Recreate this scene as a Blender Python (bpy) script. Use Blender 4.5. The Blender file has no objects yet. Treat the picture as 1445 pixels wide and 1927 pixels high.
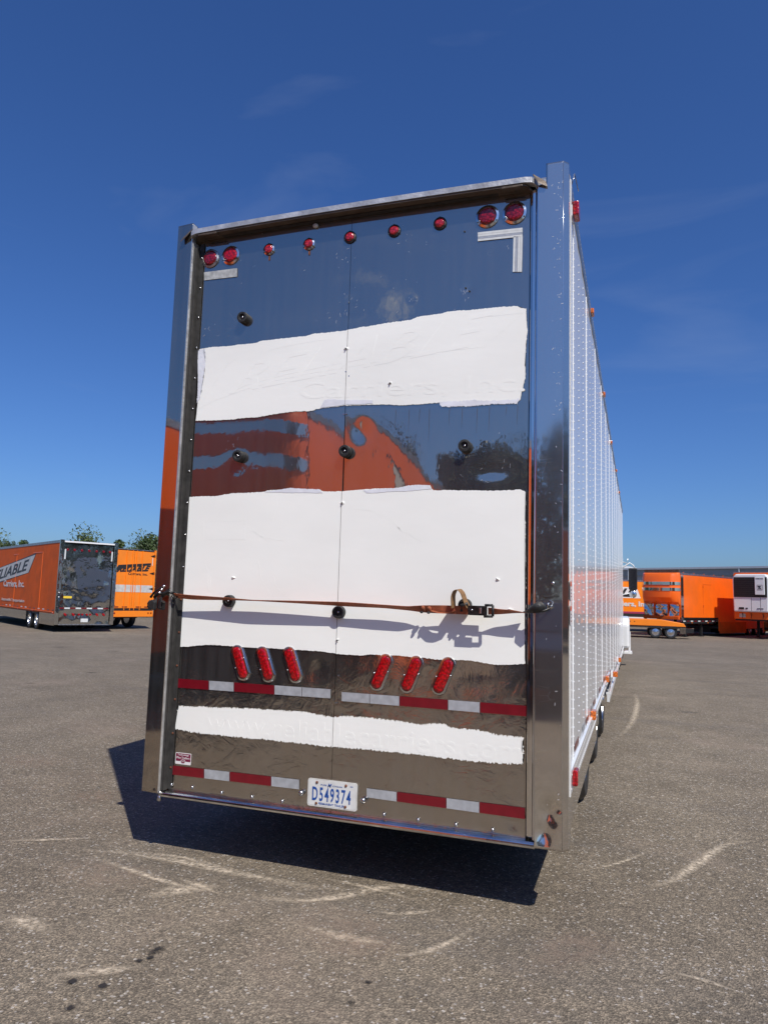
import bpy, bmesh, math, random
from mathutils import Vector, Matrix, noise
random.seed(7)
S = bpy.context.scene
C = S.collection
R = math.radians

# ------------------------------------------------------------------ camera
FPX, CX, CY = 1368.44, 722.5, 963.5
CAM = Vector((1.648, -3.958, 1.61))
FW = Vector((-0.32730924, 0.93805293, 0.11368979))
RT = Vector((0.94487518, 0.32605275, 0.03000837))
UP = Vector((0.00891942, -0.11724468, 0.993063))
cd = bpy.data.cameras.new('camera')
cam = bpy.data.objects.new('camera', cd)
C.objects.link(cam)
M = Matrix((RT, UP, -FW)).transposed().to_4x4()
M.translation = CAM
cam.matrix_world = M
cd.sensor_fit = 'VERTICAL'
cd.sensor_height = 36.0
cd.lens = 36.0 * FPX / 1927.0
cd.clip_start = 0.05
cd.clip_end = 3000
S.camera = cam

# ------------------------------------------------------------------ world and sun
SUN = Vector((0.53, -0.57, 1.0)).normalized()
EL = math.asin(SUN.z)
AZ = math.atan2(SUN.x, SUN.y)
w = bpy.data.worlds.new('World')
S.world = w
w.use_nodes = True
nt = w.node_tree
nt.nodes.clear()
out = nt.nodes.new('ShaderNodeOutputWorld')
bg = nt.nodes.new('ShaderNodeBackground')
sky = nt.nodes.new('ShaderNodeTexSky')
sky.sky_type = 'NISHITA'
sky.sun_disc = False
sky.sun_elevation = EL
sky.sun_rotation = AZ
sky.altitude = 200
sky.air_density = 1.0
sky.dust_density = 1.3
sky.ozone_density = 2.2
bg.inputs['Strength'].default_value = 0.078
# thin wisps of cirrus and a few small fair-weather clouds
tc = nt.nodes.new('ShaderNodeTexCoord')
mp = nt.nodes.new('ShaderNodeMapping')
mp.inputs['Scale'].default_value = (1.3, 3.2, 7.0)
mp.inputs['Rotation'].default_value = (0.2, 0.35, 0.5)
n1 = nt.nodes.new('ShaderNodeTexNoise')
n1.inputs['Scale'].default_value = 1.6
n1.inputs['Detail'].default_value = 9
n1.inputs['Distortion'].default_value = 0.6
r1 = nt.nodes.new('ShaderNodeValToRGB')
r1.color_ramp.elements[0].position = 0.58
r1.color_ramp.elements[0].color = (0, 0, 0, 1)
r1.color_ramp.elements[1].position = 0.86
r1.color_ramp.elements[1].color = (0.09, 0.09, 0.09, 1)
n2 = nt.nodes.new('ShaderNodeTexNoise')
n2.inputs['Scale'].default_value = 5.5
n2.inputs['Detail'].default_value = 8
r2 = nt.nodes.new('ShaderNodeValToRGB')
r2.color_ramp.elements[0].position = 0.74
r2.color_ramp.elements[0].color = (0, 0, 0, 1)
r2.color_ramp.elements[1].position = 0.84
r2.color_ramp.elements[1].color = (0.55, 0.55, 0.55, 1)
mx = nt.nodes.new('ShaderNodeMath'); mx.operation = 'MAXIMUM'
mixc = nt.nodes.new('ShaderNodeMixRGB')
mixc.inputs['Color2'].default_value = (7.0, 7.8, 9.0, 1)
hs = nt.nodes.new('ShaderNodeHueSaturation')
hs.inputs['Saturation'].default_value = 1.12
L = nt.links
def cloud_mask(d0, rad, sc):
    vd = nt.nodes.new('ShaderNodeVectorMath'); vd.operation = 'DISTANCE'; vd.inputs[1].default_value = d0
    L.new(tc.outputs['Generated'], vd.inputs[0])
    nn = nt.nodes.new('ShaderNodeTexNoise'); nn.inputs['Scale'].default_value = sc; nn.inputs['Detail'].default_value = 8; nn.inputs['Roughness'].default_value = 0.6
    L.new(tc.outputs['Generated'], nn.inputs['Vector'])
    a = nt.nodes.new('ShaderNodeMapRange'); a.inputs['From Min'].default_value = rad; a.inputs['From Max'].default_value = 0.0
    L.new(vd.outputs['Value'], a.inputs['Value'])
    b_ = nt.nodes.new('ShaderNodeMapRange'); b_.inputs['From Min'].default_value = 0.46; b_.inputs['From Max'].default_value = 0.66
    L.new(nn.outputs['Fac'], b_.inputs['Value'])
    c_ = nt.nodes.new('ShaderNodeMath'); c_.operation = 'MULTIPLY'; L.new(a.outputs['Result'], c_.inputs[0]); L.new(b_.outputs['Result'], c_.inputs[1])
    return c_.outputs[0]
cm_ = None
for px_, py_, rad_ in ((690, 575, 0.05), (735, 590, 0.045), (655, 560, 0.03)):
    q_ = FW + RT * ((px_ - CX) / FPX) - UP * ((py_ - CY) / FPX); q_.normalize(); q_.y = -q_.y
    k_ = cloud_mask(q_, rad_, 16)
    if cm_ is None: cm_ = k_
    else:
        ma = nt.nodes.new('ShaderNodeMath'); ma.operation = 'MAXIMUM'; L.new(cm_, ma.inputs[0]); L.new(k_, ma.inputs[1]); cm_ = ma.outputs[0]
mx2 = nt.nodes.new('ShaderNodeMath'); mx2.operation = 'MAXIMUM'; L.new(mx.outputs[0], mx2.inputs[0]); L.new(cm_, mx2.inputs[1])
L.new(tc.outputs['Generated'], mp.inputs['Vector'])
L.new(mp.outputs['Vector'], n1.inputs['Vector'])
L.new(tc.outputs['Generated'], n2.inputs['Vector'])
L.new(n1.outputs['Fac'], r1.inputs['Fac'])
L.new(n2.outputs['Fac'], r2.inputs['Fac'])
L.new(r1.outputs['Color'], mx.inputs[0])
L.new(r2.outputs['Color'], mx.inputs[1])
L.new(mx2.outputs[0], mixc.inputs['Fac'])
L.new(sky.outputs['Color'], hs.inputs['Color'])
tint = nt.nodes.new('ShaderNodeMixRGB'); tint.blend_type = 'MULTIPLY'
tint.inputs['Fac'].default_value = 1.0
tint.inputs['Color2'].default_value = (0.60, 0.87, 1.36, 1)
L.new(hs.outputs['Color'], tint.inputs['Color1'])
L.new(tint.outputs['Color'], mixc.inputs['Color1'])
L.new(mixc.outputs['Color'], bg.inputs['Color'])
L.new(bg.outputs['Background'], out.inputs['Surface'])

sd = bpy.data.lights.new('sun', 'SUN')
sd.energy = 4.6
sd.angle = R(0.53)
sd.color = (1.0, 0.96, 0.88)
so = bpy.data.objects.new('sun', sd)
C.objects.link(so)
so.rotation_euler = SUN.to_track_quat('Z', 'Y').to_euler()
so.location = SUN * 60
S.view_settings.view_transform = 'Standard'
S.view_settings.look = 'None'
S.view_settings.gamma = 1
S.view_settings.use_curve_mapping = False
S.view_settings.exposure = 0.1
S.cycles.max_bounces = 8
S.cycles.glossy_bounces = 6
S.cycles.transparent_max_bounces = 8

# ------------------------------------------------------------------ helpers
def at(px, py, ax=1, val=0.0):
    """point where the sight line of a photo position meets an axis plane"""
    q = FW + RT * ((px - CX) / FPX) - UP * ((py - CY) / FPX)
    t = (val - CAM[ax]) / q[ax]
    return CAM + q * t

def mat(name, col, rough=0.5, metal=0.0, var=0.0, vscale=3.0, bump=0.0, bscale=20.0, spec=0.5,
        stretch=(1, 1, 1), rvar=0.0, coat=0.0, detail=5.0, dirt=None, dirt_amt=0.0, dscale=1.5, bdist=0.02):
    m = bpy.data.materials.new(name)
    m.use_nodes = True
    t = m.node_tree
    b = t.nodes['Principled BSDF']
    b.inputs['Base Color'].default_value = (*col, 1)
    b.inputs['Roughness'].default_value = rough
    b.inputs['Metallic'].default_value = metal
    b.inputs['Specular IOR Level'].default_value = spec
    b.inputs['Coat Weight'].default_value = coat
    b.inputs['Coat Roughness'].default_value = 0.06
    tc = t.nodes.new('ShaderNodeTexCoord')
    mp = t.nodes.new('ShaderNodeMapping')
    mp.inputs['Scale'].default_value = stretch
    t.links.new(tc.outputs['Object'], mp.inputs['Vector'])
    src = None
    if var > 0:
        n = t.nodes.new('ShaderNodeTexNoise')
        n.inputs['Scale'].default_value = vscale
        n.inputs['Detail'].default_value = detail
        t.links.new(mp.outputs['Vector'], n.inputs['Vector'])
        r = t.nodes.new('ShaderNodeValToRGB')
        r.color_ramp.elements[0].position = 0.3
        r.color_ramp.elements[1].position = 0.7
        r.color_ramp.elements[0].color = tuple(c * (1 - var) for c in col) + (1,)
        r.color_ramp.elements[1].color = tuple(min(1, c * (1 + var)) for c in col) + (1,)
        t.links.new(n.outputs['Fac'], r.inputs['Fac'])
        src = r.outputs['Color']
        if rvar > 0:
            mr = t.nodes.new('ShaderNodeMapRange')
            mr.inputs['To Min'].default_value = max(0.02, rough - rvar)
            mr.inputs['To Max'].default_value = rough + rvar
            t.links.new(n.outputs['Fac'], mr.inputs['Value'])
            t.links.new(mr.outputs['Result'], b.inputs['Roughness'])
    if dirt:
        n = t.nodes.new('ShaderNodeTexNoise')
        n.inputs['Scale'].default_value = dscale
        n.inputs['Detail'].default_value = 8
        n.inputs['Roughness'].default_value = 0.65
        t.links.new(tc.outputs['Object'], n.inputs['Vector'])
        r = t.nodes.new('ShaderNodeMapRange')
        r.inputs['From Min'].default_value = 0.45
        r.inputs['From Max'].default_value = 0.7
        r.inputs['To Max'].default_value = dirt_amt
        t.links.new(n.outputs['Fac'], r.inputs['Value'])
        mi = t.nodes.new('ShaderNodeMixRGB')
        mi.inputs['Color1'].default_value = (*col, 1)
        mi.inputs['Color2'].default_value = (*dirt, 1)
        if src: t.links.new(src, mi.inputs['Color1'])
        t.links.new(r.outputs['Result'], mi.inputs['Fac'])
        src = mi.outputs['Color']
    if src: t.links.new(src, b.inputs['Base Color'])
    if bump > 0:
        n = t.nodes.new('ShaderNodeTexNoise')
        n.inputs['Scale'].default_value = bscale
        n.inputs['Detail'].default_value = 6
        t.links.new(mp.outputs['Vector'], n.inputs['Vector'])
        bm = t.nodes.new('ShaderNodeBump')
        bm.inputs['Strength'].default_value = bump
        bm.inputs['Distance'].default_value = bdist
        t.links.new(n.outputs['Fac'], bm.inputs['Height'])
        t.links.new(bm.outputs['Normal'], b.inputs['Normal'])
    return m

def steel(name, col=(0.46, 0.455, 0.45), rough=0.045, dust=0.10, bump=0.05, bscale=14.0, stretch=(1, 1, 1), scratch=1.0, dustcol=(0.30, 0.30, 0.31), low=False, haze=0.03, hazer=0.35):
    """polished stainless sheet: mirror with scratches and a thin film of road dust"""
    m = bpy.data.materials.new(name)
    m.use_nodes = True
    t = m.node_tree
    b = t.nodes['Principled BSDF']
    b.inputs['Base Color'].default_value = (*col, 1)
    b.inputs['Metallic'].default_value = 1
    tc = t.nodes.new('ShaderNodeTexCoord')
    mp = t.nodes.new('ShaderNodeMapping'); mp.inputs['Scale'].default_value = stretch
    t.links.new(tc.outputs['Object'], mp.inputs['Vector'])
    n = t.nodes.new('ShaderNodeTexNoise'); n.inputs['Scale'].default_value = 2.3; n.inputs['Detail'].default_value = 8
    t.links.new(mp.outputs['Vector'], n.inputs['Vector'])
    mr = t.nodes.new('ShaderNodeMapRange')
    mr.inputs['From Min'].default_value = 0.35; mr.inputs['From Max'].default_value = 0.75
    mr.inputs['To Min'].default_value = rough * 0.5; mr.inputs['To Max'].default_value = rough * 2.2
    t.links.new(n.outputs['Fac'], mr.inputs['Value'])
    t.links.new(mr.outputs['Result'], b.inputs['Roughness'])
    # dust film: streaks that run down the sheet
    mp2 = t.nodes.new('ShaderNodeMapping'); mp2.inputs['Scale'].default_value = (16, 16, 0.8)
    t.links.new(tc.outputs['Object'], mp2.inputs['Vector'])
    n2 = t.nodes.new('ShaderNodeTexNoise'); n2.inputs['Scale'].default_value = 1.4; n2.inputs['Detail'].default_value = 7
    t.links.new(mp2.outputs['Vector'], n2.inputs['Vector'])
    n3 = t.nodes.new('ShaderNodeTexNoise'); n3.inputs['Scale'].default_value = 1.1; n3.inputs['Detail'].default_value = 6
    t.links.new(tc.outputs['Object'], n3.inputs['Vector'])
    mu = t.nodes.new('ShaderNodeMath'); mu.operation = 'MULTIPLY'
    t.links.new(n2.outputs['Fac'], mu.inputs[0]); t.links.new(n3.outputs['Fac'], mu.inputs[1])
    md = t.nodes.new('ShaderNodeMapRange')
    md.inputs['From Min'].default_value = 0.12; md.inputs['From Max'].default_value = 0.42
    md.inputs['To Min'].default_value = dust * 0.45; md.inputs['To Max'].default_value = dust * 1.7
    t.links.new(mu.outputs[0], md.inputs['Value'])
    # fine scratches: warped, narrow voronoi edges
    mp3 = t.nodes.new('ShaderNodeMapping'); mp3.inputs['Scale'].default_value = (3.0, 3.0, 9.0); mp3.inputs['Rotation'].default_value = (0.3, 0.5, 0.2)
    t.links.new(tc.outputs['Object'], mp3.inputs['Vector'])
    vo = t.nodes.new('ShaderNodeTexVoronoi'); vo.feature = 'DISTANCE_TO_EDGE'; vo.inputs['Scale'].default_value = 2.2
    t.links.new(mp3.outputs['Vector'], vo.inputs['Vector'])
    n4 = t.nodes.new('ShaderNodeTexNoise'); n4.inputs['Scale'].default_value = 3.1; n4.inputs['Detail'].default_value = 4
    t.links.new(tc.outputs['Object'], n4.inputs['Vector'])
    g1 = t.nodes.new('ShaderNodeMath'); g1.operation = 'LESS_THAN'; g1.inputs[1].default_value = 0.006
    t.links.new(vo.outputs['Distance'], g1.inputs[0])
    g2 = t.nodes.new('ShaderNodeMapRange')
    g2.inputs['From Min'].default_value = 0.58; g2.inputs['From Max'].default_value = 0.72; g2.inputs['To Max'].default_value = 0.30 * scratch
    t.links.new(n4.outputs['Fac'], g2.inputs['Value'])
    g3 = t.nodes.new('ShaderNodeMath'); g3.operation = 'MULTIPLY'
    t.links.new(g1.outputs[0], g3.inputs[0]); t.links.new(g2.outputs['Result'], g3.inputs[1])
    ad = t.nodes.new('ShaderNodeMath'); ad.operation = 'ADD'; ad.use_clamp = True
    t.links.new(md.outputs['Result'], ad.inputs[0]); t.links.new(g3.outputs[0], ad.inputs[1])
    df = t.nodes.new('ShaderNodeBsdfDiffuse'); df.inputs['Color'].default_value = (*dustcol, 1)
    # hazy lobe from countless polishing scratches
    gl = t.nodes.new('ShaderNodeBsdfGlossy'); gl.inputs['Roughness'].default_value = hazer; gl.inputs['Color'].default_value = (0.78, 0.77, 0.75, 1)
    mg = t.nodes.new('ShaderNodeMixShader'); mg.inputs['Fac'].default_value = haze
    t.links.new(b.outputs['BSDF'], mg.inputs[1]); t.links.new(gl.outputs['BSDF'], mg.inputs[2])
    ms = t.nodes.new('ShaderNodeMixShader')
    t.links.new(ad.outputs[0], ms.inputs['Fac'])
    t.links.new(mg.outputs['Shader'], ms.inputs[1]); t.links.new(df.outputs['BSDF'], ms.inputs[2])
    t.links.new(ms.outputs['Shader'], t.nodes['Material Output'].inputs['Surface'])
    if bump:
        nb = t.nodes.new('ShaderNodeTexNoise'); nb.inputs['Scale'].default_value = bscale; nb.inputs['Detail'].default_value = 3
        t.links.new(mp.outputs['Vector'], nb.inputs['Vector'])
        bm = t.nodes.new('ShaderNodeBump'); bm.inputs['Strength'].default_value = bump; bm.inputs['Distance'].default_value = 0.01
        t.links.new(nb.outputs['Fac'], bm.inputs['Height']); t.links.new(bm.outputs['Normal'], b.inputs['Normal'])
        if low:   # the lowest metre is kicked and crumpled: ripples of finger to hand size
            sx = t.nodes.new('ShaderNodeSeparateXYZ'); t.links.new(tc.outputs['Object'], sx.inputs[0])
            mk = t.nodes.new('ShaderNodeMapRange'); mk.inputs['From Min'].default_value = 1.35; mk.inputs['From Max'].default_value = 0.9
            mk.inputs['To Min'].default_value = 0.0; mk.inputs['To Max'].default_value = 1.0; t.links.new(sx.outputs['Z'], mk.inputs['Value'])
            nl = t.nodes.new('ShaderNodeTexNoise'); nl.inputs['Scale'].default_value = 8.0; nl.inputs['Detail'].default_value = 6; nl.inputs['Roughness'].default_value = 0.62; nl.inputs['Distortion'].default_value = 1.4
            t.links.new(tc.outputs['Object'], nl.inputs['Vector'])
            ml = t.nodes.new('ShaderNodeMath'); ml.operation = 'MULTIPLY'; t.links.new(nl.outputs['Fac'], ml.inputs[0]); t.links.new(mk.outputs['Result'], ml.inputs[1])
            b2 = t.nodes.new('ShaderNodeBump'); b2.inputs['Strength'].default_value = 0.34; b2.inputs['Distance'].default_value = 0.012
            t.links.new(ml.outputs[0], b2.inputs['Height']); t.links.new(bm.outputs['Normal'], b2.inputs['Normal']); t.links.new(b2.outputs['Normal'], b.inputs['Normal']); t.links.new(b2.outputs['Normal'], gl.inputs['Normal'])
    return m

MT = {}
MT['door'] = steel('polished_door_steel', col=(0.47, 0.42, 0.355), rough=0.026, dust=0.05, bump=0.06, bscale=9.0, stretch=(1, 1, 0.6), low=True, haze=0.09, hazer=0.32)
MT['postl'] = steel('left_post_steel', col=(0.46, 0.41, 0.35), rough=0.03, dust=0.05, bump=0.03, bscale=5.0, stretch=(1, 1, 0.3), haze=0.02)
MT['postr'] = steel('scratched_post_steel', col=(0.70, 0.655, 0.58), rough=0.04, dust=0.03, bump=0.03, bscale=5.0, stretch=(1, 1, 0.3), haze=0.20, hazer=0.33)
MT['door_low'] = MT['door']
MT['post'] = steel('polished_post_steel', col=(0.78, 0.75, 0.70), rough=0.06, dust=0.05, bump=0.03, bscale=5.0, stretch=(1, 1, 0.3))
MT['chrome'] = mat('bright_trim', (0.68, 0.68, 0.68), 0.16, 1.0, var=0.15, vscale=8, rvar=0.08, bump=0.08, bscale=12, stretch=(1, 1, .2))
MT['alu'] = mat('dull_aluminium', (0.42, 0.42, 0.42), 0.38, 0.9, var=0.25, vscale=14, rvar=0.12, bump=0.15, bscale=60, dirt=(0.12, 0.10, 0.08), dirt_amt=0.5, dscale=6)
MT['lipalu'] = mat('weathered_lip_aluminium', (0.62, 0.61, 0.59), 0.42, 0.6, var=0.2, vscale=14, rvar=0.12, bump=0.15, bscale=60, dirt=(0.2, 0.17, 0.14), dirt_amt=0.4, dscale=5)
MT['farsteel'] = steel('far_door_steel', col=(0.5, 0.49, 0.46), rough=0.05, dust=0.05, bump=1.0, bscale=1.6, dustcol=(0.2, 0.2, 0.2))
MT['nosesteel'] = steel('far_nose_steel', col=(0.6, 0.6, 0.6), rough=0.04, dust=0.05, bump=0.9, bscale=2.2)
MT['paint'] = mat('brushed_white_paint', (0.84, 0.84, 0.80), 0.55, var=0.045, vscale=2.2, bump=0.10, bscale=26, stretch=(0.5, 1, 1.2), bdist=0.004, spec=0.35)
MT['paint_bluish'] = mat('thin_white_paint', (0.70, 0.71, 0.76), 0.5, var=0.10, vscale=9, bump=0.3, bscale=40, bdist=0.006)
MT['white'] = mat('white_side_enamel', (0.73, 0.74, 0.75), 0.30, var=0.03, vscale=4, bump=0.05, bscale=3, spec=0.6, coat=0.55, stretch=(1, 1, 0.15))
MT['whitecab'] = mat('white_cab_enamel', (0.78, 0.78, 0.78), 0.22, coat=0.5, var=0.02)
MT['black'] = mat('black_rubber', (0.018, 0.018, 0.018), 0.55, var=0.4, vscale=30, bump=0.2, bscale=80)
MT['blackmetal'] = mat('black_frame_paint', (0.010, 0.010, 0.011), 0.6, var=0.3, vscale=6)
MT['dark'] = mat('dark_gap', (0.03, 0.028, 0.026), 0.7, var=0.4, vscale=20)
MT['under'] = mat('brown_grimy_metal', (0.10, 0.075, 0.055), 0.55, 0.3, var=0.35, vscale=9, bump=0.3, bscale=40)
MT['orange'] = mat('orange_enamel', (0.88, 0.14, 0.006), 0.38, var=0.05, vscale=1.3, coat=0.25, bump=0.05, bscale=2, dirt=(0.45, 0.12, 0.03), dirt_amt=0.25, dscale=0.8)
MT['orangered'] = mat('faded_orange_enamel', (0.66, 0.105, 0.010), 0.6, var=0.10, vscale=1.6, coat=0.0, spec=0.15, bump=0.08, bscale=2, dirt=(0.30, 0.08, 0.03), dirt_amt=0.4, dscale=0.9)
MT['orangeamb'] = mat('amber_orange_enamel', (0.92, 0.24, 0.012), 0.35, var=0.05, vscale=1.2, coat=0.2, dirt=(0.5, 0.15, 0.03), dirt_amt=0.2)
MT['greypaint'] = mat('grey_white_film', (0.55, 0.54, 0.52), 0.5, var=0.15, vscale=5)
MT['letter_black'] = mat('black_lettering', (0.02, 0.02, 0.022), 0.45)
MT['letter_white'] = mat('white_lettering', (0.62, 0.60, 0.60), 0.45)
MT['letter_blue'] = mat('blue_lettering', (0.012, 0.07, 0.30), 0.4)
MT['purple'] = mat('purple_stripe', (0.30, 0.04, 0.10), 0.4)
MT['red_tape'] = mat('red_reflective_tape', (0.15, 0.003, 0.010), 0.30, var=0.12, vscale=20, coat=0.3, bump=0.05, bscale=300)
MT['silver_tape'] = mat('silver_reflective_tape', (0.42, 0.44, 0.47), 0.32, 0.25, var=0.15, vscale=26, bump=0.1, bscale=250)
MT['silver_old'] = mat('worn_silver_tape', (0.40, 0.41, 0.40), 0.5, 0.1, var=0.30, vscale=35)
MT['white_tape'] = mat('white_ribbed_tape', (0.62, 0.64, 0.64), 0.4, var=0.08, vscale=30)
MT['plate'] = mat('plate_white', (0.66, 0.67, 0.66), 0.35, var=0.06, vscale=12, dirt=(0.35, 0.33, 0.3), dirt_amt=0.35, dscale=9)
MT['plateframe'] = mat('plate_frame', (0.60, 0.60, 0.58), 0.45, var=0.1, vscale=20, dirt=(0.3, 0.27, 0.22), dirt_amt=0.5, dscale=14)
MT['sticker'] = mat('maroon_sticker', (0.17, 0.012, 0.045), 0.4)
MT['stickerw'] = mat('white_sticker', (0.72, 0.70, 0.70), 0.4)
MT['stickero'] = mat('orange_sticker_header', (0.75, 0.10, 0.02), 0.4)
MT['yellow'] = mat('yellow_sticker', (0.80, 0.55, 0.05), 0.4)
MT['strap'] = mat('rust_orange_webbing', (0.42, 0.115, 0.045), 0.75, var=0.25, vscale=60, bump=0.5, bscale=300, dirt=(0.06, 0.02, 0.015), dirt_amt=0.5, dscale=8)
MT['strapend'] = mat('faded_webbing_tail', (0.22, 0.115, 0.045), 0.75, var=0.25, vscale=60, bump=0.4, bscale=300)
MT['ironblack'] = mat('worn_black_iron', (0.035, 0.033, 0.032), 0.35, 0.7, var=0.6, vscale=40, rvar=0.15)
MT['screw'] = mat('zinc_screw', (0.55, 0.55, 0.55), 0.25, 1.0)
MT['screw_matt'] = mat('bare_scratch', (0.75, 0.76, 0.78), 0.45, 0.4)
MT['rust'] = mat('rust', (0.16, 0.05, 0.02), 0.8, var=0.5, vscale=60)
MT['siding'] = mat('beige_siding', (0.42, 0.41, 0.38), 0.5, var=0.06, vscale=2)
MT['fascia'] = mat('grey_green_fascia', (0.30, 0.32, 0.31), 0.5, var=0.05)
MT['roofwhite'] = mat('pale_metal_roof', (0.60, 0.61, 0.62), 0.4, 0.2, var=0.05)
MT['glassdark'] = mat('dark_mirror_glass', (0.02, 0.02, 0.025), 0.05, coat=1.0)
MT['rim'] = mat('polished_wheel', (0.72, 0.72, 0.72), 0.22, 1.0, var=0.1, vscale=10)
MT['leaf'] = mat('leaves_dark', (0.055, 0.085, 0.022), 0.6, var=0.55, vscale=0.9)
MT['leaf2'] = mat('leaves_mid', (0.075, 0.105, 0.03), 0.6, var=0.5, vscale=0.8)
MT['bark'] = mat('bark', (0.09, 0.07, 0.05), 0.9, var=0.3, vscale=8, bump=0.5, bscale=20)

def lens_mat(name, col, em=0.0):
    m = bpy.data.materials.new(name); m.use_nodes = True
    t = m.node_tree; b = t.nodes['Principled BSDF']
    b.inputs['Base Color'].default_value = (*col, 1)
    b.inputs['Roughness'].default_value = 0.12
    b.inputs['Coat Weight'].default_value = 0.6
    b.inputs['Coat Roughness'].default_value = 0.04
    tc = t.nodes.new('ShaderNodeTexCoord')
    vo = t.nodes.new('ShaderNodeTexVoronoi'); vo.inputs['Scale'].default_value = 75
    t.links.new(tc.outputs['Object'], vo.inputs['Vector'])
    bm = t.nodes.new('ShaderNodeBump'); bm.inputs['Strength'].default_value = 0.6; bm.inputs['Distance'].default_value = 0.004
    t.links.new(vo.outputs['Distance'], bm.inputs['Height']); t.links.new(bm.outputs['Normal'], b.inputs['Normal'])
    r = t.nodes.new('ShaderNodeValToRGB')
    r.color_ramp.elements[0].color = tuple(min(1, c * 1.5) for c in col) + (1,)
    r.color_ramp.elements[1].color = tuple(c * 0.45 for c in col) + (1,)
    r.color_ramp.elements[1].position = 0.7
    t.links.new(vo.outputs['Distance'], r.inputs['Fac']); t.links.new(r.outputs['Color'], b.inputs['Base Color'])
    return m
MT['redlens'] = lens_mat('red_lens', (0.42, 0.002, 0.006))
MT['redlens_dark'] = lens_mat('dark_red_lens', (0.26, 0.006, 0.014))
MT['pinklens'] = lens_mat('faded_red_lens', (0.48, 0.02, 0.03))
MT['amber'] = lens_mat('amber_lens', (0.80, 0.16, 0.015))

class MB:
    def __init__(s): s.v = []; s.f = []; s.mi = []
    def add(s, vs, fs, mi=0):
        o = len(s.v); s.v += [tuple(v) for v in vs]
        s.f += [tuple(i + o for i in f) for f in fs]; s.mi += [mi] * len(fs)
    def box(s, x0, x1, y0, y1, z0, z1, mi=0, bev=0.0):
        vs = [(x, y, z) for z in (z0, z1) for y in (y0, y1) for x in (x0, x1)]
        s.add(vs, [(0, 2, 3, 1), (4, 5, 7, 6), (0, 1, 5, 4), (2, 6, 7, 3), (0, 4, 6, 2), (1, 3, 7, 5)], mi)
    def prism(s, pts, d, mi=0):
        """closed polygon pts (3D) swept by vector d"""
        n = len(pts); d = Vector(d)
        a = [Vector(p) for p in pts]
        s.add(a + [p + d for p in a], [tuple(range(n))[::-1], tuple(range(n, 2 * n))] + [(i, (i + 1) % n, n + (i + 1) % n, n + i) for i in range(n)], mi)
    def lathe(s, c, ax, prof, n=20, mi=0, cap=True, sx=1.0, sz=1.0, rot=0.0, stad=0.0):
        """profile [(radius, along)] round axis ax at c"""
        c = Vector(c); ax = Vector(ax).normalized()
        u = ax.orthogonal().normalized() if abs(ax.y) < 0.9 else Vector((1, 0, 0))
        u = (u - ax * u.dot(ax)).normalized(); v = ax.cross(u)
        if rot:
            q = Matrix.Rotation(rot, 3, ax); u = q @ u; v = q @ v
        vs = []; fs = []
        for r, a in prof:
            for i in range(n):
                t = 2 * math.pi * i / n
                off = v * (stad if math.sin(t) > 0 else -stad) if stad else Vector()
                vs.append(c + u * (r * math.cos(t) * sx) + v * (r * math.sin(t) * sz) + off + ax * a)
        for k in range(len(prof) - 1):
            for i in range(n):
                j = (i + 1) % n
                fs.append((k * n + i, k * n + j, (k + 1) * n + j, (k + 1) * n + i))
        if cap:
            fs.append(tuple(range(n))[::-1]); fs.append(tuple(range((len(prof) - 1) * n, len(prof) * n)))
        s.add(vs, fs, mi)
    def tube(s, pts, r, n=8, mi=0):
        pts = [Vector(p) for p in pts]; vs = []; fs = []
        up = Vector((0, 0, 1))
        for k, p in enumerate(pts):
            d = (pts[min(k + 1, len(pts) - 1)] - pts[max(k - 1, 0)]).normalized()
            u = d.cross(up) if abs(d.z) < 0.95 else d.cross(Vector((1, 0, 0)))
            u.normalize(); v = u.cross(d)
            rr = r[k] if isinstance(r, (list, tuple)) else r
            vs += [p + (u * math.cos(2 * math.pi * i / n) + v * math.sin(2 * math.pi * i / n)) * rr for i in range(n)]
        for k in range(len(pts) - 1):
            for i in range(n):
                j = (i + 1) % n; fs.append((k * n + i, k * n + j, (k + 1) * n + j, (k + 1) * n + i))
        fs.append(tuple(range(n))[::-1]); fs.append(tuple(range((len(pts) - 1) * n, len(pts) * n)))
        s.add(vs, fs, mi)
    def build(s, name, m, parent=None, smooth=False, bevel=0.0, label=None, fix=True):
        me = bpy.data.meshes.new(name)
        me.from_pydata(s.v, [], s.f)
        ms = m if isinstance(m, (list, tuple)) else [m]
        for x in ms: me.materials.append(x)
        if len(ms) > 1: me.polygons.foreach_set('material_index', s.mi)
        if fix:
            bm = bmesh.new(); bm.from_mesh(me); bmesh.ops.recalc_face_normals(bm, faces=bm.faces)
            bm.to_mesh(me); bm.free()
        return link(name, me, parent, smooth, bevel, label)

def link(name, me, parent=None, smooth=False, bevel=0.0, label=None):
    if smooth:
        me.polygons.foreach_set('use_smooth', [True] * len(me.polygons))
        if smooth == 'auto':
            try: me.set_sharp_from_angle(angle=R(28))
            except Exception: pass
    o = bpy.data.objects.new(name, me)
    C.objects.link(o)
    if parent: o.parent = parent
    if bevel > 0:
        b = o.modifiers.new('bevel', 'BEVEL'); b.width = bevel; b.segments = 2; b.limit_method = 'ANGLE'
    if label: o['label'] = label
    return o

def thing(name, label, cat, loc=(0, 0, 0), rz=0.0, group=None):
    o = bpy.data.objects.new(name, None); C.objects.link(o)
    o.location = loc; o.rotation_euler = (0, 0, rz); o.empty_display_size = 0.3
    o['label'] = label; o['category'] = cat
    if group: o['group'] = group
    return o

def tag(o, label, cat, group=None):
    o['label'] = label; o['category'] = cat
    if group: o['group'] = group
    return o

def box(name, m, parent, *a, bevel=0.0, label=None):
    b = MB(); b.box(*a); return b.build(name, m, parent, bevel=bevel, label=label)

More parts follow.
